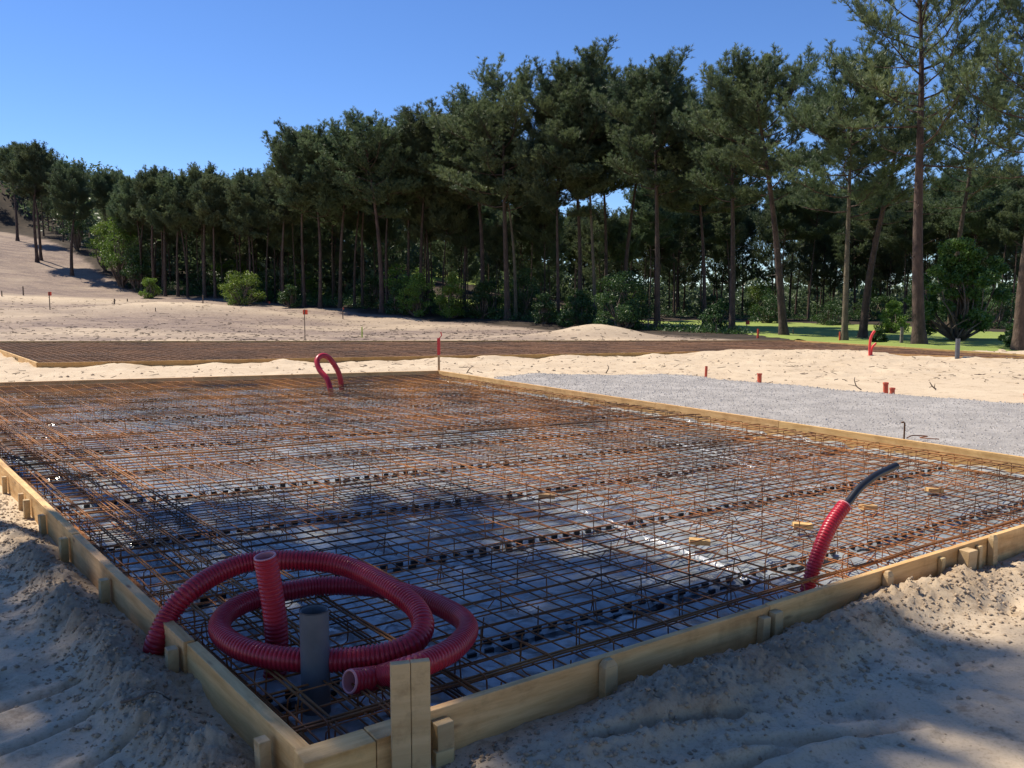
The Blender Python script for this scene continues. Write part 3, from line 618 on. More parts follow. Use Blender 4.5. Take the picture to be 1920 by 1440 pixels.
Ym = lambda zx, zy, Y: aty(240+zx/2.6667, 960+zy/2.6667, Y)
HP = [Zm(120, 800, -.02), Zm(126, 720, .06), Zm(148, 630, .15), Zm(215, 500, .24), Zm(300, 405, .31), Zm(420, 322, .35), Zm(540, 268, .375), Zm(640, 245, .385), Zm(760, 240, .39), Zm(880, 243, .385), Zm(1000, 253, .375), Zm(1120, 282, .36),
      Zm(1230, 335, .35), Zm(1340, 400, .34), Zm(1430, 470, .32), Zm(1472, 545, .295), Zm(1465, 610, .265), Zm(1410, 665, .245), Zm(1300, 708, .225), Zm(1150, 733, .212), Zm(1000, 742, .208), Zm(850, 740, .208), Zm(700, 722, .21), Zm(580, 688, .212), Zm(500, 643, .212),
      Zm(458, 590, .212), Zm(470, 535, .212), Zm(520, 488, .212), Zm(600, 448, .212), Zm(700, 418, .212), Zm(800, 395, .212), Zm(930, 373, .212), Zm(1060, 368, .212), Zm(1180, 373, .212), Zm(1290, 385, .212), Zm(1400, 410, .212), Zm(1500, 445, .214),
      Zm(1600, 490, .218), Zm(1680, 545, .225), Zm(1693, 605, .235), Zm(1625, 685, .25), Zm(1510, 745, .26), Zm(1400, 785, .262), Ym(1270, 822, 3.10), Ym(1180, 840, 3.055), Ym(1108, 848, 3.01)]
hose('corrugated_hose', cr_path(HP), .0455, .0178, 'coiled red corrugated hose arching out of the sand over the boards onto the mesh', ends=(1,))
VP = [Ym(690, 1000, 3.40), Ym(722, 880, 3.42), Ym(742, 740, 3.44), Ym(742, 600, 3.45), Ym(725, 450, 3.45), Ym(703, 320, 3.45), Ym(685, 222, 3.44)]; VP[0][2] = -.02
hose('corrugated_hose', cr_path(VP), .0475, .0178, 'upright red corrugated hose with open top standing inside the coil', ends=(1,))
# grey pipe in front
def pipe(name, p, rad, z0, z1, m, label, cat='pipe', wall=.006, tilt=(0, 0), group=None, collar=0, k=40, opening='pipe_bore'):
    root = empty(name, (p[0], p[1], z0)); tag(root, label, cat, group); root.rotation_euler = (tilt[0], tilt[1], 0); H = z1-z0; q = MB(); a = np.arange(k)/k*2*PI
    prof = [(rad, 0), (rad, H-collar), (rad*(1.18 if collar else 1), H-collar+.004), (rad*(1.18 if collar else 1), H-.002), (rad*(1.18 if collar else 1)-.002, H), (rad-wall, H), (rad-wall-.001, H-.003), (rad-wall, H-min(.3, H*.8))]
    V = np.concatenate([np.stack([r_*np.cos(a), r_*np.sin(a), np.full(k, h)], 1) for r_, h in prof]); j = np.arange(k); j2 = (j+1) % k
    f = np.concatenate([np.stack([b*k+j, b*k+j2, (b+1)*k+j2, (b+1)*k+j], 1) for b in range(len(prof)-1)]); q.add(V, f)
    q.add([(0, 0, H-min(.3, H*.8))]+[(math.cos(x)*(rad-wall), math.sin(x)*(rad-wall), H-min(.3, H*.8)) for x in a], [[0, i+1, (i+1) % k+1] for i in range(k)])
    q.build('pipe_wall', m, root, smooth=True).modifiers.new('e', 'EDGE_SPLIT').split_angle = .7; return root
p0 = Ym(930, 490, 3.13); pipe('drain_pipe', p0, .0555, -.02, p0[2], M['pvc'], 'upright grey plastic pipe in front of the red coil', tilt=(0, 0))
# right conduit with black pipe
rc = [aty(1512, 1125, 4.45), aty(1516, 1098, 4.46), aty(1530, 1050, 4.5), aty(1547, 1005, 4.55), aty(1563, 975, 4.6), aty(1584, 947, 4.65)]; rc[0][2] = .0
cond = hose('corrugated_hose', cr_path(rc), .039, .0178, 'red corrugated conduit with a black pipe sticking out, by the near right board', ends=(1,))
bp_ = [aty(1560, 985, 4.58), aty(1578, 955, 4.63), aty(1592, 940, 4.67), aty(1612, 915, 4.73), aty(1640, 893, 4.8), aty(1662, 882, 4.86), aty(1681, 873, 4.9)]
q = MB(); P_ = smoothp(resample(cr_path(bp_), .01)[0], 6); q.tube(P_-rc[0], .0215, 18); o = q.build('black_pipe', M['blackpe'], cond, smooth=True); cond.location = tuple(rc[0])
# arch at the back
ar = [aty(622, 722, 13.9), aty(614, 712, 14), aty(600, 695, 14.1), aty(594, 677, 14.2), aty(602, 667, 14.3), aty(614, 669, 14.4), aty(627, 684, 14.5), aty(637, 705, 14.6), aty(641, 718, 14.7)]
ar[0][2] = .02; ar[-1][2] = .02
P_ = smoothp(resample(cr_path(ar), .01)[0], 20); hh = np.arange(len(P_))*.01
root = empty('corrugated_hose', tuple(P_[0])); tag(root, 'small red hose bent in an arch at the far side of the near slab', 'hose'); q = MB(); q.tube(P_-P_[0], .045*(1+.05*np.cos(hh/.02*2*PI)), 14); q.build('hose_wall', M['hose'], root, smooth=True)
# orange pipes on the gravel edge
GO = 'orange drain pipes along the gravel edge'
for px, py, pt_, w, col, lab in [(1323, 707, 687, 5, 0, 'thin orange pipe at the gravel edge, farthest left of the orange ones'), (1424, 716, 700, 8, .03, 'short orange pipe with a flared collar'), (1661, 737, 717, 9, .03, 'taller orange pipe of the pair by the gravel edge'),
                                 (1673, 739, 727, 9, .03, 'low orange pipe stub right beside the taller one'), (1926, 747, 738, 10, .03, 'orange pipe stub cut by the right picture edge')]:
    p = atz(px, py, .12); t = aty(px, pt_, p[1]); r_ = w/2/F*p[1]; pipe('drain_pipe', p, r_, 0, t[2], M['orange'], lab, group=GO, collar=col, wall=r_*.2, k=20, tilt=(random.uniform(-.05, .05), random.uniform(-.05, .05)))
p = atz(1795, 666, .0); p = aty(1795, 662, 21.3); t = aty(1795, 635, 21.3); pipe('drain_pipe', p, .055, 0, t[2], M['pvc'], 'grey pipe standing in the far slab at the right', wall=.008, k=20)
rp = [aty(1631, 664, 22.3), aty(1631, 645, 22.3), aty(1634, 630, 22.3), aty(1640, 620, 22.3)]; rp[0][2] = 0
for dx, lab in ((0, 'front red bent conduit rising from the far slab'),):
    root = empty('bent_conduit', tuple(rp[0])); tag(root, lab, 'conduit'); q = MB()
    P_ = cr_path(rp, 12); q.tube(P_-P_[0]+np.array([dx, 0, 0]), .033, 12); q.build('conduit_tube', M['redtape'], root, smooth=True)
    q = MB(); q.tube((P_-P_[0])*np.array([1, 1, .6])+np.array([.065, .03, 0]), .028, 12); q.build('conduit_tube', M['redtape'], root, smooth=True)
# rusty bent bar by the right board
p = gp(1695, 824, .14); t = aty(1697, 794, p[1]); q = MB(); q.tube([(0, 0, -.1), (0, 0, t[2]-.14), (-.012, 0, t[2]-.125), (-.035, 0, t[2]-.13)], .009, 8)
root = empty('steel_bar', (p[0], p[1], .14)); tag(root, 'rusty upright steel bar in the gravel with a bent wire at its foot', 'steel bar'); q.build('upright_bar', M['rust'], root, smooth=True)
q = MB(); q.tube(cr_path([(.02, -.02, .02), (.12, .05, .035), (.26, .03, .03), (.14, -.06, .03), (.2, -.12, .03), (.32, -.1, .02)], 10), .006, 6); q.build('bent_wire', M['rust'], root, smooth=True)
# taped post behind the far corner
p = atz(822, 693, .1); p = np.array([FR[0]+.0, FR[1]+.12]); Yp = p[1]
b0 = aty(823, 695, Yp); b1 = aty(821, 634, Yp); root = empty('marker_post', (b0[0], b0[1], 0)); tag(root, 'wooden marker post wrapped in red tape behind the far corner of the near slab', 'marker post')
q = MB(); q.box((0, 0, b1[2]/2), (.022, .016, b1[2]/2)); q.build('post', M['wood_stake'], root, bevel=.003)
q = MB(); q.box((0, 0, b1[2]-.17), (.03, .022, .17)); q.build('red_tape', M['redtape'], root, bevel=.003)
q = MB(); q.grid(np.array([[0, .02], [.05, .07], [.03, .055]]), np.array([[0, 0], [.01, .012], [.0, .01]]), np.array([[b1[2], b1[2]-.01], [b1[2]+.05, b1[2]+.05], [b1[2]+.12, b1[2]+.13]])); o = q.build('tape_end', M['redtape'], root); o.modifiers.new('s', 'SOLIDIFY').thickness = .003
# survey stakes and flags
def stake(px, py, pyt, w, m, label, flag=None, group='survey stakes on the open ground', lean=0):
    p = hit(px, py); Yp = p[1]; h = aty(px, pyt, Yp)[2]-p[2]; root = empty('survey_stake', (p[0], p[1], p[2]-.05)); tag(root, label, 'stake', group); root.rotation_euler = (0, lean, 0)
    q = MB(); r_ = w/2/F*Yp; q.box((0, 0, (h+.05)/2), (r_, r_*.7, (h+.05)/2), top=.85); q.build('stick', m, root, bevel=r_*.2)
    if flag:
        q = MB(); s = flag/F*Yp; xs = np.linspace(0, 1, 6); X, Zz = np.meshgrid(xs*s, np.array([0, .5, 1])*s*1.0); q.grid(X-s*.3, .15*s*np.sin(X/s*5), Zz+h-s*.8)
        o = q.build('flag', M['orange_paint'], root); o.modifiers.new('s', 'SOLIDIFY').thickness = .008
    return root
T_ = M['twig']; OP = M['orange_paint']
for a in [(572, 637, 580, 1.6, T_, 'thin wire stake with an orange flag in front of the pine trunks', 9), (94, 585, 547, 1.6, T_, 'thin stake with an orange flag on the left slope', 7), (1400, 622, 601, 1.4, T_, 'thin stake with a small orange flag near the fairway', 7),
          (504, 572, 565, 1.4, T_, 'tiny red flagged stake at the dark wood edge', 4), (643, 598, 576, 1.8, T_, 'dark stick with a bulb top on the dirty ground', 3)]:
    stake(*a[:6], flag=a[6])
for a in [(44, 556, 537, 2.2, T_, 'brown wooden stick at the foot of the left slope'), (4, 562, 545, 2, T_, 'brown wooden stick at the left picture edge'), (215, 576, 560, 2.4, T_, 'reddish stick at the left end of the long sand mound'), (381, 580, 553, 2.2, T_, 'tallest stick in front of the long sand mound'),
          (239, 568, 560, 2, T_, 'short stick on the left shoulder of the long mound'), (292, 592, 577, 1.6, T_, 'thin short stick left of the tallest one'), (417, 590, 576, 1.6, T_, 'thin short stick right of the tallest one'), (679, 632, 613, 2.6, M['yellow'], 'yellow green painted stick behind the far slab'),
          (1421, 634, 617, 3.6, OP, 'orange topped stake left of the fairway'), (1574, 640, 622, 2.6, OP, 'orange stake beside a pale pine trunk'), (1690, 646, 613, 6, M['deadwood'], 'rough grey wooden post on the fairway edge'), (1912, 656, 640, 3, M['yellow'], 'yellow stick at the right end of the fairway'),
          (1215, 618, 596, 3, M['deadwood'], 'dark fence post behind the round mound'), (1343, 625, 607, 2, T_, 'thin dark stick near the leafy trunk'), (1487, 628, 617, 2, T_, 'thin stick by the big pine foot')]:
    stake(*a)

# ------------------------------------------------------------------ pines
def unit(v): return v/(np.linalg.norm(v)+1e-12)
def tufts(q, P, D, L, rng, nb=11, wid=.019):
    P = np.asarray(P); D = np.asarray(D); n = len(P)
    d = D/(np.linalg.norm(D, axis=1)[:, None]+1e-9); a = np.cross(d, [0.31, .2, .93]); a /= np.linalg.norm(a, axis=1)[:, None]+1e-9; b = np.cross(d, a)
    ph = rng.rand(n, nb)*2*PI; sp = rng.uniform(.15, .95, (n, nb)); ll = L*rng.uniform(.6, 1.1, (n, nb))
    dirn = d[:, None]*np.cos(sp)[..., None]+(a[:, None]*np.cos(ph)[..., None]+b[:, None]*np.sin(ph)[..., None])*np.sin(sp)[..., None]
    sd = np.cross(dirn, rng.normal(size=(n, nb, 3))); sd /= np.linalg.norm(sd, axis=2)[..., None]+1e-9
    base = P[:, None]+d[:, None]*rng.uniform(-.1, .12, (n, nb))[..., None]*L*2
    tip = base+dirn*ll[..., None]; w = wid*L/.25
    V = np.stack([base-sd*w*.3, base+sd*w*.3, base*.35+tip*.65+sd*w*.5, tip, base*.35+tip*.65-sd*w*.5], 2).reshape(-1, 3)
    q.add(V, np.arange(len(V)).reshape(-1, 5))
def pine_mesh(name, H, bare, R, nbr, seed, r0=.2, curve=.3, flat=.0, subs=6, tl=.25, nb=15, lean_br=0, spread=1.0, tdens=1.0):
    rng = np.random.RandomState(seed); n = 18; t = np.linspace(0, 1, n)
    cx = curve*(np.sin(t*rng.uniform(2, 4)+rng.rand()*6)-np.sin(rng.rand()*6)); cx = cx-cx[0]; cy = curve*np.sin(t*3+rng.rand()*6); cy = cy-cy[0]
    tr = np.stack([cx*t, cy*t, t*H*.92], 1); rad = r0*(1-.80*t**1.1)+r0*.35*np.exp(-t*28); rad[0] = r0*1.5
    qt = MB(); qt.tube(tr, rad, 10); qb = MB(); qc = MB(); TP, TD = [], []
    at = lambda s: np.array([np.interp(s, t, tr[:, i]) for i in range(3)])
    for k in range(nbr):
        s = bare+(1-bare)*((k+.5*rng.rand())/nbr)**.75*.97; tt = (s-bare)/(1-bare); az = k*2.4+rng.uniform(-.5, .5)
        prof = (math.sqrt(max(.30, 1-((tt-.5)/.60)**2)))*(1-.35*flat)+.35*flat*(1.1-.3*(1-tt)); Lb = R*max(.18, prof)*rng.uniform(.7, 1.15)
        el = math.radians(-6+68*tt**2.2+rng.uniform(-10, 14)); h = np.array([math.cos(az), math.sin(az), 0]); p = at(s); m = 8; pts = [p]; d = h*math.cos(el)+np.array([0, 0, math.sin(el)])
        for j in range(m):
            d = unit(d+np.array([0, 0, .10+.05*rng.randn()])+rng.normal(0, .10, 3)); pts.append(pts[-1]+d*Lb/m)
        pts = np.array(pts); rb = r0*.30*(1-.5*tt)*(Lb/R)**.5; qb.tube(pts, rb*np.linspace(1, .22, m+1), 5, False)
        sg = np.linspace(0, 1, m+1); pa = lambda x: np.array([np.interp(x, sg, pts[:, i]) for i in range(3)])
        for u in range(subs+1):
            x = .30+.70*(u+rng.rand()*.8)/(subs+1) if u < subs else 1.0; x = min(x, 1); b0 = pa(x); dd = unit(pa(min(1, x+.1))-pa(x-.1)); sa = (1 if u % 2 else -1)*rng.uniform(.5, 1.1)*(0 if u == subs else 1)
            side = unit(np.cross(dd, [0, 0, 1])); d2 = unit(dd*math.cos(sa)+side*math.sin(sa)*spread+np.array([0, 0, rng.uniform(-.05, .55)])); L2_ = Lb*rng.uniform(.22, .42)+.25
            sp2 = [b0]; 
            for j in range(4): d2 = unit(d2+np.array([0, 0, .12])+rng.normal(0, .12, 3)); sp2.append(sp2[-1]+d2*L2_/4)
            sp2 = np.array(sp2); qb.tube(sp2, rb*.35*np.linspace(1, .3, 5), 3, False)
            nt_ = max(2, int((L2_/.13+1)*tdens)); xs = np.linspace(.25, 1, nt_)
            for x2 in xs:
                pp = np.array([np.interp(x2*4, np.arange(5), sp2[:, i]) for i in range(3)]); TP.append(pp); TD.append(d2*.5+np.array([0, 0, .75])+rng.normal(0, .35, 3))
                for _ in range(2):
                    if rng.rand() < .65*tdens: o2 = rng.normal(0, 1, 3)*np.array([.17, .17, .09]); TP.append(pp+o2); TD.append(o2*2+d2*.3+np.array([0, 0, .7]))
    for k in range(int(6+bare*10)):                         # dead stubs under the crown
        s = rng.uniform(bare*.45, bare*1.02); az = rng.rand()*6.28; L_ = rng.uniform(.25, 1.1); p = at(s); d = np.array([math.cos(az), math.sin(az), rng.uniform(-.25, .35)]); pts = [p]
        for j in range(4): d = unit(d+rng.normal(0, .22, 3)); pts.append(pts[-1]+d*L_/4)
        qb.tube(pts, r0*.10*np.linspace(1, .3, 5), 4, False)
    # candles: short upright tufts at the crown top
    tufts(qc, TP, TD, tl, rng, nb)
    return name, qt, qb, qc, max(v[:, 2].max() for v in qc.V)
def make_pine(spec, barkm='bark'):
    name, qt, qb, qc, H = spec; root = empty('pine_tree'); a = qt.build('trunk', M[barkm], root, smooth=True); b = qb.build('branches', M[barkm], root, smooth=True); c = qc.build('crown', M['needle'], root); root['h'] = H; return root
def copy_tree(root):
    r_ = root.copy(); C.objects.link(r_)
    for ch in root.children: c = ch.copy(); C.objects.link(c); c.parent = r_
    return r_
def place(root, p, sc, rz, lean=0, tk=1.0, ry=0, wx=1.0):
    root.location = p; root.scale = (sc*wx, sc*wx, sc); root.rotation_euler = (ry, lean, rz)
    for ch in root.children:
        if ch.name.startswith('trunk'): ch.scale = (tk, tk, 1)
used = set(); VAR = []
for k in range(7):                                          # dense crowned pines of the wood, 14 m
    VAR.append(make_pine(pine_mesh('w', 14, [.66, .60, .68, .58, .64, .67, .61][k], [2.7, 3.0, 2.5, 3.1, 2.8, 2.4, 2.9][k], [36, 40, 34, 42, 38, 34, 38][k], 100+k, .12, .3, flat=[.3, .1, .4, .2, .3, .1, .5][k], tdens=1.45, subs=8)))
for k in range(4):                                          # fuller pines with low branches for the rows behind, 12 m
    VAR.append(make_pine(pine_mesh('l', 12, [.22, .30, .26, .34][k], [2.5, 2.8, 2.3, 2.9][k], 46, 200+k, .12, .3, flat=.2, tdens=.9, subs=6, tl=.28, nb=13)))
BIG = []
for k, (bare, R, nbr, flat, td, subs) in enumerate([(.56, 3.2, 32, .3, 1.2, 8), (.50, 3.4, 34, .3, 1.15, 8), (.50, 3.5, 28, .4, .8, 7), (.58, 3.1, 34, .3, 1.3, 8), (.54, 3.4, 28, .5, .9, 7)]):
    BIG.append(make_pine(pine_mesh('b', 16, bare, R, nbr, 300+k, .2, .12 if k in (1, 3) else .4, flat=flat, tdens=td, subs=subs, tl=.24)))
SHD = [make_pine(pine_mesh('s', 13, .62, 1.45, 18, 400+k, .15, .2, flat=.2, tdens=.72 if k == 0 else .5, subs=5, tl=.26)) for k in range(2)]
pine_protos = VAR+BIG+SHD
def get(i):
    if i in used: return copy_tree(pine_protos[i])
    used.add(i); return pine_protos[i]
# base px, base py, top px, top py, trunk width px, variant, label
FRONT = [(33, 452, 24, 262, 6, 0, 'lone pine highest on the bare left slope'), (70, 492, 50, 258, 7, 1, 'left trunk of the close pair on the bare slope'), (77, 488, 68, 262, 6, 2, 'right trunk of the close pair on the bare slope'), (135, 517, 127, 300, 7, 3, 'lone pine lowest on the bare left slope'),
 (265, 546, 262, 335, 6, 2, 'slim pine behind the leafy saplings at the foot of the slope'), (290, 555, 285, 305, 7, 5, 'first dark pine right of the slope, beside a leafy shrub'), (310, 556, 296, 322, 6, 4, 'pine leaning left above the long sand mound'), (334, 556, 330, 318, 6, 6, 'pine rising over the left half of the long mound'),
 (352, 557, 349, 335, 5, 0, 'thin pine over the middle of the long mound'), (384, 558, 378, 294, 8, 1, 'tall pine behind the tallest stick in front of the mound'), (404, 560, 400, 322, 6, 2, 'pine directly left of the round oak shrub'), (470, 566, 462, 312, 6, 3, 'pine growing behind the round oak shrub'),
 (500, 568, 498, 325, 5, 4, 'slim pine right of the round oak shrub'), (531, 572, 527, 298, 7, 5, 'pine where the wood edge starts to rise'), (571, 575, 572, 228, 7, 6, 'slender bare trunked pine behind the orange flag'), (600, 578, 603, 222, 8, 3, 'straight pine right of the orange flag'), (638, 578, 607, 232, 9, 1, 'pine with trunk leaning strongly left beside the fairway gap'),
 (665, 576, 660, 262, 6, 0, 'slim pine in the left fairway gap'), (680, 577, 672, 240, 6, 2, 'right slim pine of the left fairway gap'), (717, 586, 705, 198, 11, 7, 'stout pine left of the yellow-green bush'), (727, 584, 738, 235, 7, 4, 'thin pine touching the stout one left of the bushes'), (765, 583, 760, 225, 7, 5, 'pine behind the left leafy bush'),
 (790, 585, 783, 190, 9, 6, 'pine rising between the two leafy bushes'), (805, 583, 812, 215, 6, 0, 'thin pine behind the yellow-green bush'), (870, 585, 855, 178, 9, 3, 'pine right behind the yellow-green bush'), (905, 594, 893, 165, 11, 1, 'thick dark pine left of the tallest central pine'), (952, 600, 940, 97, 13, 8, 'tallest central pine with a broad crown'),
 (967, 598, 985, 232, 8, 2, 'pale slim trunk touching the tallest central pine'), (1047, 606, 1054, 200, 8, 4, 'pine halfway between the tallest central pine and the leaning pale one'), (1088, 604, 1083, 118, 10, 5, 'dark pine left of the leaning pale trunk'), (1117, 608, 1098, 72, 8, 10, 'pale trunked pine leaning left behind the round mound'),
 (1135, 604, 1135, 150, 9, 6, 'dark pine right behind the leaning pale one'), (1168, 606, 1152, 112, 10, 0, 'pine above the dark leafy thicket'), (1232, 618, 1238, 88, 13, 10, 'straight reddish trunked pine right of the round mound'), (1320, 616, 1312, 165, 9, 3, 'pine with leaves growing round its foot'),
 (1372, 624, 1384, 130, 13, 10, 'pine beside the orange flag at the fairway'), (1470, 630, 1428, 72, 17, 7, 'big pine with a broad fan crown, trunk curving left'), (1583, 640, 1603, 62, 13, 8, 'slim lichen pale pine rising straight beside the fairway'), (1617, 636, 1655, 140, 17, 11, 'dark pine leaning right behind the pale slim one'),
 (1724, 648, 1695, -190, 25, 9, 'largest near pine with a thick bare trunk'), (1910, 657, 1935, -70, 24, 11, 'thick pine cut by the right picture edge'), (1782, 622, 1808, 110, 13, 11, 'dark pine standing behind the big leafy tree')]
PALE = []
for i, (px, py, tx, ty, w, v, lab) in enumerate(FRONT):
    p = hit(px, py); Yp = p[1]; top = aty(tx, ty, Yp); Hh = top[2]-p[2]; rt = get(v if v < 7 else v+4); H0 = rt['h']; sc = Hh/H0; r0 = (.12 if v < 7 else .2)
    v0_ = v
    tk = (w/F*Yp/2)/(r0*sc*.80)*.72; lean = math.atan2(top[0]-p[0], Hh); wx = 1.24 if i >= 14 else 1.0; place(rt, (p[0], p[1], p[2]-.08), sc, (i*1.7) % 6.28 if v < 7 else 0, lean, tk/wx, wx=wx)
    tag(rt, lab, 'pine tree', 'pines along the edge of the wood')
    if lab.startswith(('pale slim', 'pale trunked', 'slim lichen')): PALE.append(rt)
# pines casting the foreground shade, standing left of the view
SHADE = [(-.8, 5.4, 1.35, 16, 0, 'pine outside the left picture edge shading the slab'), (-2.9, 3.9, 1.25, 17, 2, 'pine outside the left picture edge shading the sandy track'), (-.7, 3.7, 1.2, 16, 4, 'pine outside the left picture edge shading the front corner'), (-.55, 2.2, 1.3, 17, 1, 'pine outside the left picture edge nearest the viewer')]
for tx, ty, sc, v, rz, lab in SHADE:
    Hc = 13*sc*.76; o = np.array([tx, ty])+SV[:2]/SV[2]*Hc; rt = get(v); place(rt, (o[0], o[1], tz(o[0], o[1])-.05), sc, rz, 0, 1); tag(rt, lab, 'pine tree', 'pines left of the view')
for i, (x, y) in enumerate([(-4.5, -2.5), (-1.5, -4), (2.5, -2.6), (5.5, -4.5), (-7.5, -5), (0, -8), (8.5, -2), (4.5, -9), (-5, -9), (-8, -1.5)]):  # unseen pines added behind the camera, blocking sky light to deepen the foreground shade
    rt = get(i % 7); place(rt, (x, y, tz(x, y)-.05), .95, i*1.9, 0, 1); tag(rt, 'unseen pine added behind the viewer to block sky light', 'pine tree', 'pines added behind the viewer as sky occluders')
# the wood behind
rng = np.random.RandomState(5); placed = []
def edge_back(px): return np.interp(px, [-400, -100, 0, 100, 180, 240, 290, 400, 560, 640, 750, 900, 1000, 1150, 1235, 1400, 1650, 1900, 2200], [118, 114, 112, 100, 88, 76, 69, 68, 62, 64, 60, 57, 56, 60, 70, 71, 66, 53, 48])
def sil(px): return np.interp(px, [-160, 0, 60, 100, 150, 300, 420, 530, 555, 620, 700, 800, 870, 920, 1000, 1200, 1240, 2100], [250, 252, 258, 268, 294, 300, 308, 292, 262, 262, 250, 250, 280, 330, 330, 330, 300, 285])
zones = [(-420, 240, 64, 26, 11.5, 13), (240, 640, 74, 36, 10.5, 12.5), (640, 1180, 56, 42, 8.5, 11), (1180, 1560, 36, 34, 11.5, 14.5), (1560, 2080, 34, 34, 11, 14)]
wl = {0: 'pine crowded on top of the left hill behind the bare slope', 1: 'pine packed in the dark wood behind the long sand mound', 2: 'lower pine deep in the wood behind the central trunks', 3: 'pine in the distant row beyond the fairway, left part', 4: 'pine in the distant row beyond the fairway, right part'}
for zi, (p0_, p1_, num, depth, h0, h1) in enumerate(zones):
    c_ = 0; tries = 0
    while c_ < num and tries < 6000:
        tries += 1; px = rng.uniform(p0_, p1_); Yp = edge_back(px)+depth*rng.rand()**(1.7 if 0 < zi < 3 else 1.25); x = (px-960)/F*Yp
        if min([math.hypot(x-a, Yp-b) for a, b in placed]+[9]) < 1.5: continue
        if zi >= 2 and sdpoly(np.array([x]), np.array([Yp]), FW)[0] < 3.5: continue
        placed.append((x, Yp)); z = tz(x, Yp, False); h = rng.uniform(h0, h1); deep = rng.rand() < (.5 if zi > 2 else .75 if zi == 0 else .4)*(Yp > edge_back(px)+(5 if zi else 2)); v = rng.randint(7, 11) if deep else rng.randint(0, 7); h = max(5.0, min(h, aty(px, sil(px)+rng.uniform(2, 85), Yp)[2]-z)); rt = get(v); sc = h/rt['h']
        place(rt, (x, Yp, z-.1), sc*1.0, rng.rand()*6.28, rng.uniform(-.05, .05), rng.uniform(.8, 1.15)); tag(rt, wl[zi], 'pine tree', ['pines on the left hill', 'pines in the wood behind the mound', 'pines behind the central trunks', 'pines beyond the fairway on the left', 'pines beyond the fairway on the right'][zi]); c_ += 1
for i in range(len(pine_protos)):
    if i not in used:
        for ch in list(pine_protos[i].children): bpy.data.objects.remove(ch)
        bpy.data.objects.remove(pine_protos[i])
for rt in PALE:
    for ch in rt.children:
        if ch.name.startswith('trunk'): ch.data = ch.data.copy(); ch.data.materials.clear(); ch.data.materials.append(M['bark_light'])
# ------------------------------------------------------------------ leafy shrubs
def leafset(q, P, N_, s, rng):
    n = len(P); a = rng.normal(size=(n, 3)); a /= np.linalg.norm(a, axis=1)[:, None]; b = np.cross(a, rng.normal(size=(n, 3))+N_*.5); b /= np.linalg.norm(b, axis=1)[:, None]+1e-9
    s = s*rng.uniform(.6, 1.2, n)[:, None]; V = np.stack([P-a*s, P+b*s*.45, P+a*s, P-b*s*.45], 1).reshape(-1, 3); q.add(V, np.arange(n*4).reshape(-1, 4))
def shrub(p, w, h, m, label, seed, group='leafy shrubs at the edge of the wood', name='leafy_shrub', n=5200, trunk=.0, ls=.065, cat='shrub', ncl=34):
    rng = np.random.RandomState(seed); root = empty(name, tuple(p)); tag(root, label, cat, group); q = MB(); qs = MB(); cs = []
    for k in range(ncl):
        a = rng.rand()*6.28; rr_ = rng.rand()**.5; zc = rng.rand(); wid = w*(.5*math.sin(PI*min(1, (.22+zc*.78)))**.6); c = np.array([math.cos(a)*rr_*wid, math.sin(a)*rr_*wid, trunk*h+(1-trunk)*h*(.08+.86*zc)]); c *= rng.uniform(.85, 1.08); cs.append(c)
        b0 = np.array([rng.normal(0, .05), rng.normal(0, .05), 0]); mid = c*.5+rng.normal(0, .08*w, 3)*[1, 1, 0]; mid[2] = max(mid[2], trunk*h*.8); qs.tube(cr_path([b0, mid, c], 4), np.linspace(.02+.012*h, .006, 9), 4, False)
    cs = np.array(cs); idx = rng.randint(0, ncl, n); v = rng.normal(size=(n, 3)); v /= np.linalg.norm(v, axis=1)[:, None]; rad = (.10+.06*rng.rand(ncl))[idx]*(.62 if ncl > 40 else 1)*(w+h)*.55*(rng.rand(n)**.4); P = cs[idx]+v*rad[:, None]*np.array([1.1, 1.1, .75]); P[:, 2] = np.maximum(P[:, 2], .02)
    leafset(q, P, v, ls, rng); q.build('foliage', M[m], root); qs.build('stems', M['twig'], root, smooth=True); return root
SH = [(455, 568, 92, 66, 'leaf', 'round light green oak shrub at the wood edge right of the long mound', 6000), (845, 592, 66, 90, 'leaf', 'bright yellow-green bush between the central pine trunks', 6000), (778, 589, 62, 80, 'leaf', 'leafy bush left of the bright yellow-green one', 5000), (905, 593, 60, 66, 'leaf_dark', 'darker bush right of the bright yellow-green one', 5000),
      (745, 586, 50, 62, 'leaf_dark', 'dark bush beside the stout pine trunk', 4000), (1168, 614, 118, 108, 'leaf_dark', 'large dark leafy thicket behind the round mound', 9000), (1085, 606, 66, 62, 'leaf_dark', 'dark bush left of the leafy thicket', 4500), (1020, 603, 50, 60, 'leaf_dark', 'dark bush right of the tallest central pine', 4000),
      (1672, 622, 60, 62, 'leaf', 'pale green bush beyond the fairway left of the largest trunk', 4000), (1648, 640, 30, 30, 'leaf_dark', 'little bush at the leaning pine foot on the fairway edge', 1800), (282, 556, 42, 42, 'leaf', 'small bright shrub at the foot of the first wood pines', 3000), (545, 573, 40, 44, 'leaf_dark', 'low dark shrub left of the orange flag', 3000),
      (1345, 618, 60, 60, 'leaf_dark', 'dark shrub round the leafy pine foot', 4000), (1905, 650, 60, 50, 'leaf_dark', 'dark shrub at the foot of the right edge pine', 4000), (1060, 608, 40, 34, 'leaf_dark', 'low shrub beneath the central trunks', 2000), (1868, 612, 70, 80, 'leaf_dark', 'dark bush beyond the right end of the fairway', 4000), (1560, 606, 80, 50, 'leaf_dark', 'long low bush beyond the fairway', 4000), (1440, 603, 70, 60, 'leaf_dark', 'bush beyond the fairway near its left end', 4000), (980, 592, 70, 90, 'leaf_dark', 'tall dark bush in the central gloom', 5000), (700, 570, 60, 60, 'leaf_dark', 'dark bush beyond the left fairway gap', 4000)]
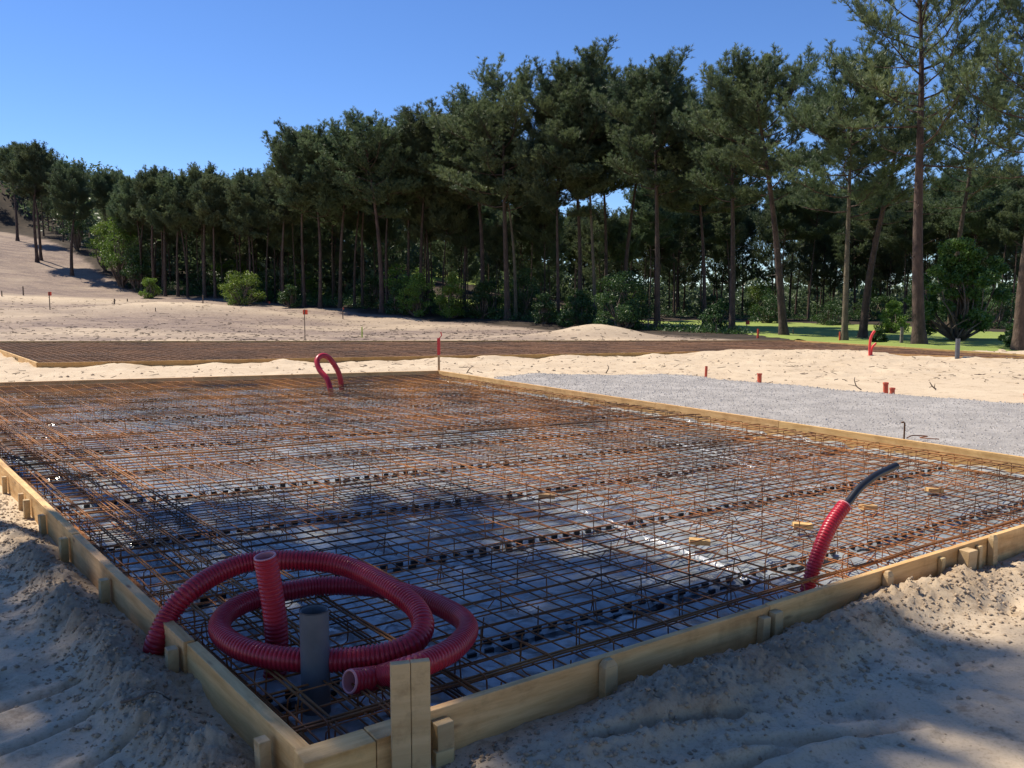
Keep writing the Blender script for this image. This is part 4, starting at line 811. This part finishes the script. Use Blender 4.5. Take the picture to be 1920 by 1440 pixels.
for k, (px, py, w, h, m, lab, n) in enumerate(SH):
    p = hit(px, py+4); s = p[1]/F; shrub(p-np.array([0, 0, .05]), w*s, h*s, m, lab, 40+k, n=n)
for k, (px, py, w, h, m, lab) in enumerate([(1795, 640, 170, 190, 'leaf_mid', 'big round leafy tree right of the largest pine trunk'), (228, 540, 62, 130, 'leaf', 'slender leafy sapling at the foot of the bare slope'), (197, 508, 50, 90, 'leaf', 'leafy sapling farthest left, on the slope edge'), (145, 470, 50, 80, 'leaf_dark', 'dark leafy sapling on the upper slope edge'), (255, 545, 50, 90, 'leaf_dark', 'darker leafy sapling beside the slender one')]):
    p = hit(px, py); s = p[1]/F; shrub(p-np.array([0, 0, .05]), w*s, h*s, m, lab, 80+k, group='small leafy trees', name='leafy_tree', n=15000 if k == 0 else 5000, trunk=.06 if k == 0 else .2, ls=.085, ncl=64 if k == 0 else 34, cat='leafy tree')
rng = np.random.RandomState(21); q = MB(); px = rng.uniform(-250, 2200, 5200); Yp = edge_back(px)+np.where(px < 720, rng.uniform(9, 50, 5200), rng.uniform(30, 62, 5200)); X = (px-960)/F*Yp; Zb = terrain(X, Yp, False); hgt = np.interp(px, [-250, 300, 640, 1100, 1300, 2200], [3.5, 5.5, 7, 7.5, 9, 9])
hgt = np.where((px > 720) & (rng.rand(5200) < .55), 3.4, hgt); cz = Zb-.3+hgt*rng.rand(5200)**1.5; idx = np.repeat(np.arange(5200), 34); v = rng.normal(size=(len(idx), 3)); v /= np.linalg.norm(v, axis=1)[:, None]; v *= rng.rand(len(idx))[:, None]**.4*np.array([1.5, 1.5, .9]); PP = np.stack([X[idx], Yp[idx], cz[idx]], 1)+v; leafset(q, PP, v, .31, rng)
tag(q.build('distant_wood', M['needle']), 'dense mass of the wood far behind the rows of trunks', 'wood', kind='stuff')
protos_s = [shrub(np.array([0, 0, 0.]), 3.2, 2.6, 'leaf_dark', '', 140, n=4200, ls=.085), shrub(np.array([0, 0, 0.]), 2.6, 3.4, 'leaf', '', 141, n=4200, ls=.085)]; first = [1, 1]
for k in range(34):
    px = rng.uniform(260, 2050); Yp = edge_back(px)+rng.uniform(-1.5, 14); x = (px-960)/F*Yp
    if sdpoly(np.array([x]), np.array([Yp]), FW)[0] < .8: continue
    w_ = 0 if rng.rand() < .65 else 1; r_ = protos_s[w_] if first[w_] else copy_tree(protos_s[w_]); first[w_] = 0; sc = rng.uniform(.7, 1.25); r_.location = (x, Yp, tz(x, Yp, False)-.1); r_.scale = (sc, sc, sc*rng.uniform(.7, 1.1)); r_.rotation_euler = (0, 0, rng.rand()*6)
    left = px < 1180; tag(r_, ('dark' if w_ == 0 else 'greener')+' shrub deep in the wood '+('behind the central and left trunks' if left else 'beyond the fairway'), 'shrub', ('dark' if w_ == 0 else 'green')+' shrubs in the wood '+('on the left' if left else 'on the right'))
# ------------------------------------------------------------------ undergrowth, litter
q = MB(); rng = np.random.RandomState(9); P = []
for k in range(9000):
    px = rng.uniform(240, 2000); e = np.interp(px, [240, 290, 400, 560, 640, 750, 900, 1000, 1150, 1235, 1380, 1470, 1590, 1725, 1900, 2100], [73, 66, 65, 59, 58, 55, 51, 48.5, 44, 41, 37, 35, 33, 31, 28.5, 27])
    Yp = e+2+abs(rng.normal(0, 2.2)) if rng.rand() < .3 else edge_back(px)-1+rng.rand()*12; x = (px-960)/F*Yp
    if sdpoly(np.array([x]), np.array([Yp]), FW)[0] < .1: continue
    P.append((x, Yp))
P = np.array(P); Zg = terrain(P[:, 0], P[:, 1], False); hh = .12+.5*rng.rand(len(P))**2*np.clip((P[:, 1]-30)/15, .3, 1.6)
PP = []; 
for j in range(7): PP.append(np.stack([P[:, 0]+rng.normal(0, .15, len(P)), P[:, 1]+rng.normal(0, .15, len(P)), Zg+hh*rng.rand(len(P))], 1))
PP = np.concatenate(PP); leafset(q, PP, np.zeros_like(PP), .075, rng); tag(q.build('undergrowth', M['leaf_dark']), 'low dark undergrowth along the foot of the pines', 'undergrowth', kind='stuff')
q = MB(); n = 2600; px = rng.uniform(-150, 1350, n); Yp = 30.5+30*rng.rand(n)**1.3; x = (px-960)/F*Yp; zt_ = terrain(x, Yp)
for i in range(n):
    e = np.interp(px[i], [0, 290, 560, 750, 1000, 1150, 1350], [70, 66, 59, 55, 48, 43, 36])
    if Yp[i] > e: continue
    a = rng.rand()*6.28; L_ = rng.uniform(.04, .28)*(1+.4*(rng.rand() < .05)); d = np.array([math.cos(a), math.sin(a), rng.uniform(-.1, .35 if rng.rand() < .2 else .12)])*L_/2; c = np.array([x[i], Yp[i], zt_[i]+.012]); q.tube([c-d, c+d*.2+[0, 0, .01], c+d], rng.uniform(.006, .016), 3, False)
tag(q.build('twig_litter', M['twig']), 'dry twigs and wood chips strewn on the dirty ground before the wood', 'twigs', kind='stuff')
q = MB(); n = 520; XY = np.stack([rng.uniform(-5, 7, n), rng.uniform(1.3, 7, n)], 1); XY = XY[sdpoly(XY[:, 0], XY[:, 1], SLAB) > .1]
for p in XY:
    a = rng.rand()*6.28; L_ = rng.uniform(.008, .045); d = np.array([math.cos(a), math.sin(a), .08])*L_/2; c = np.array([*p, tz(*p)+.002]); q.tube([c-d, c+d*.3+rng.normal(0, .003, 3), c+d], rng.uniform(.0008, .0022), 3, False)
XY = np.stack([rng.uniform(-12, 15, 2500), rng.uniform(15, 30, 2500)], 1); XY = XY[(sdpoly(XY[:, 0], XY[:, 1], SLAB) > .1) & (sdpoly(XY[:, 0], XY[:, 1], S2) > .1) & (sdpoly(XY[:, 0], XY[:, 1], GRV) > 0)][:380]
for p in XY:
    a = rng.rand()*6.28; L_ = rng.uniform(.04, .22); d = np.array([math.cos(a), math.sin(a), rng.uniform(0, .4)])*L_/2; c = np.array([*p, tz(*p)+.008]); q.tube([c-d, c+d*.3, c+d], rng.uniform(.003, .009), 3, False)
tag(q.build('sand_debris', M['twig']), 'dark bits of bark and needles lying in the sand', 'debris', kind='stuff')
# dry branches one can tell apart
def branch(pts, rad, label, forks=()):
    b0 = pts[0]; root = empty('dry_branch', tuple(b0)); tag(root, label, 'branch', 'dry branches on the sand'); q = MB(); P_ = cr_path(pts, 6)-b0; q.tube(P_, np.linspace(rad, rad*.4, len(P_)), 6)
    for f in forks: P_ = cr_path(f, 5)-b0; q.tube(P_, np.linspace(rad*.6, rad*.25, len(P_)), 5)
    q.build('twig', M['twig'], root, smooth=True)
g_ = lambda px, py, dz: (lambda p: np.array([p[0], p[1], tz(p[0], p[1])+dz]))(atz(px, py, .05))
branch([g_(229, 1357, .012), g_(262, 1358, .014), g_(282, 1355, .012), g_(300, 1347, .014), g_(322, 1345, .004)], .006, 'dark broken twig lying on the smooth sand at the lower left')
h_ = lambda px, py, pyb: (lambda b: aty(px, py, b[1]))(atz(px, pyb, .12))
branch([h_(1615, 731, 732), h_(1606, 724, 732), h_(1602, 713, 732), h_(1603, 707, 732)], .011, 'dry forked branch at the gravel edge left of the tall orange pipe', [[h_(1606, 724, 732), h_(1597, 722, 732), h_(1590, 721, 732)], [h_(1604, 716, 732), h_(1612, 713, 732)]])
branch([h_(1755, 730, 730), h_(1748, 724, 730), h_(1743, 716, 730)], .014, 'small dry branch right of the orange pipes', [[h_(1748, 724, 730), h_(1742, 727, 730)], [h_(1752, 727, 730), h_(1753, 719, 730)]])
branch([h_(875, 700, 700), h_(880, 692, 700), h_(887, 686, 700)], .014, 'thin dry twig in the sand right of the taped post')
branch([h_(1136, 700, 700), h_(1141, 690, 700), h_(1139, 684, 700)], .014, 'small dry twig at the far edge of the gravel')
print('objects', len(bpy.data.objects))
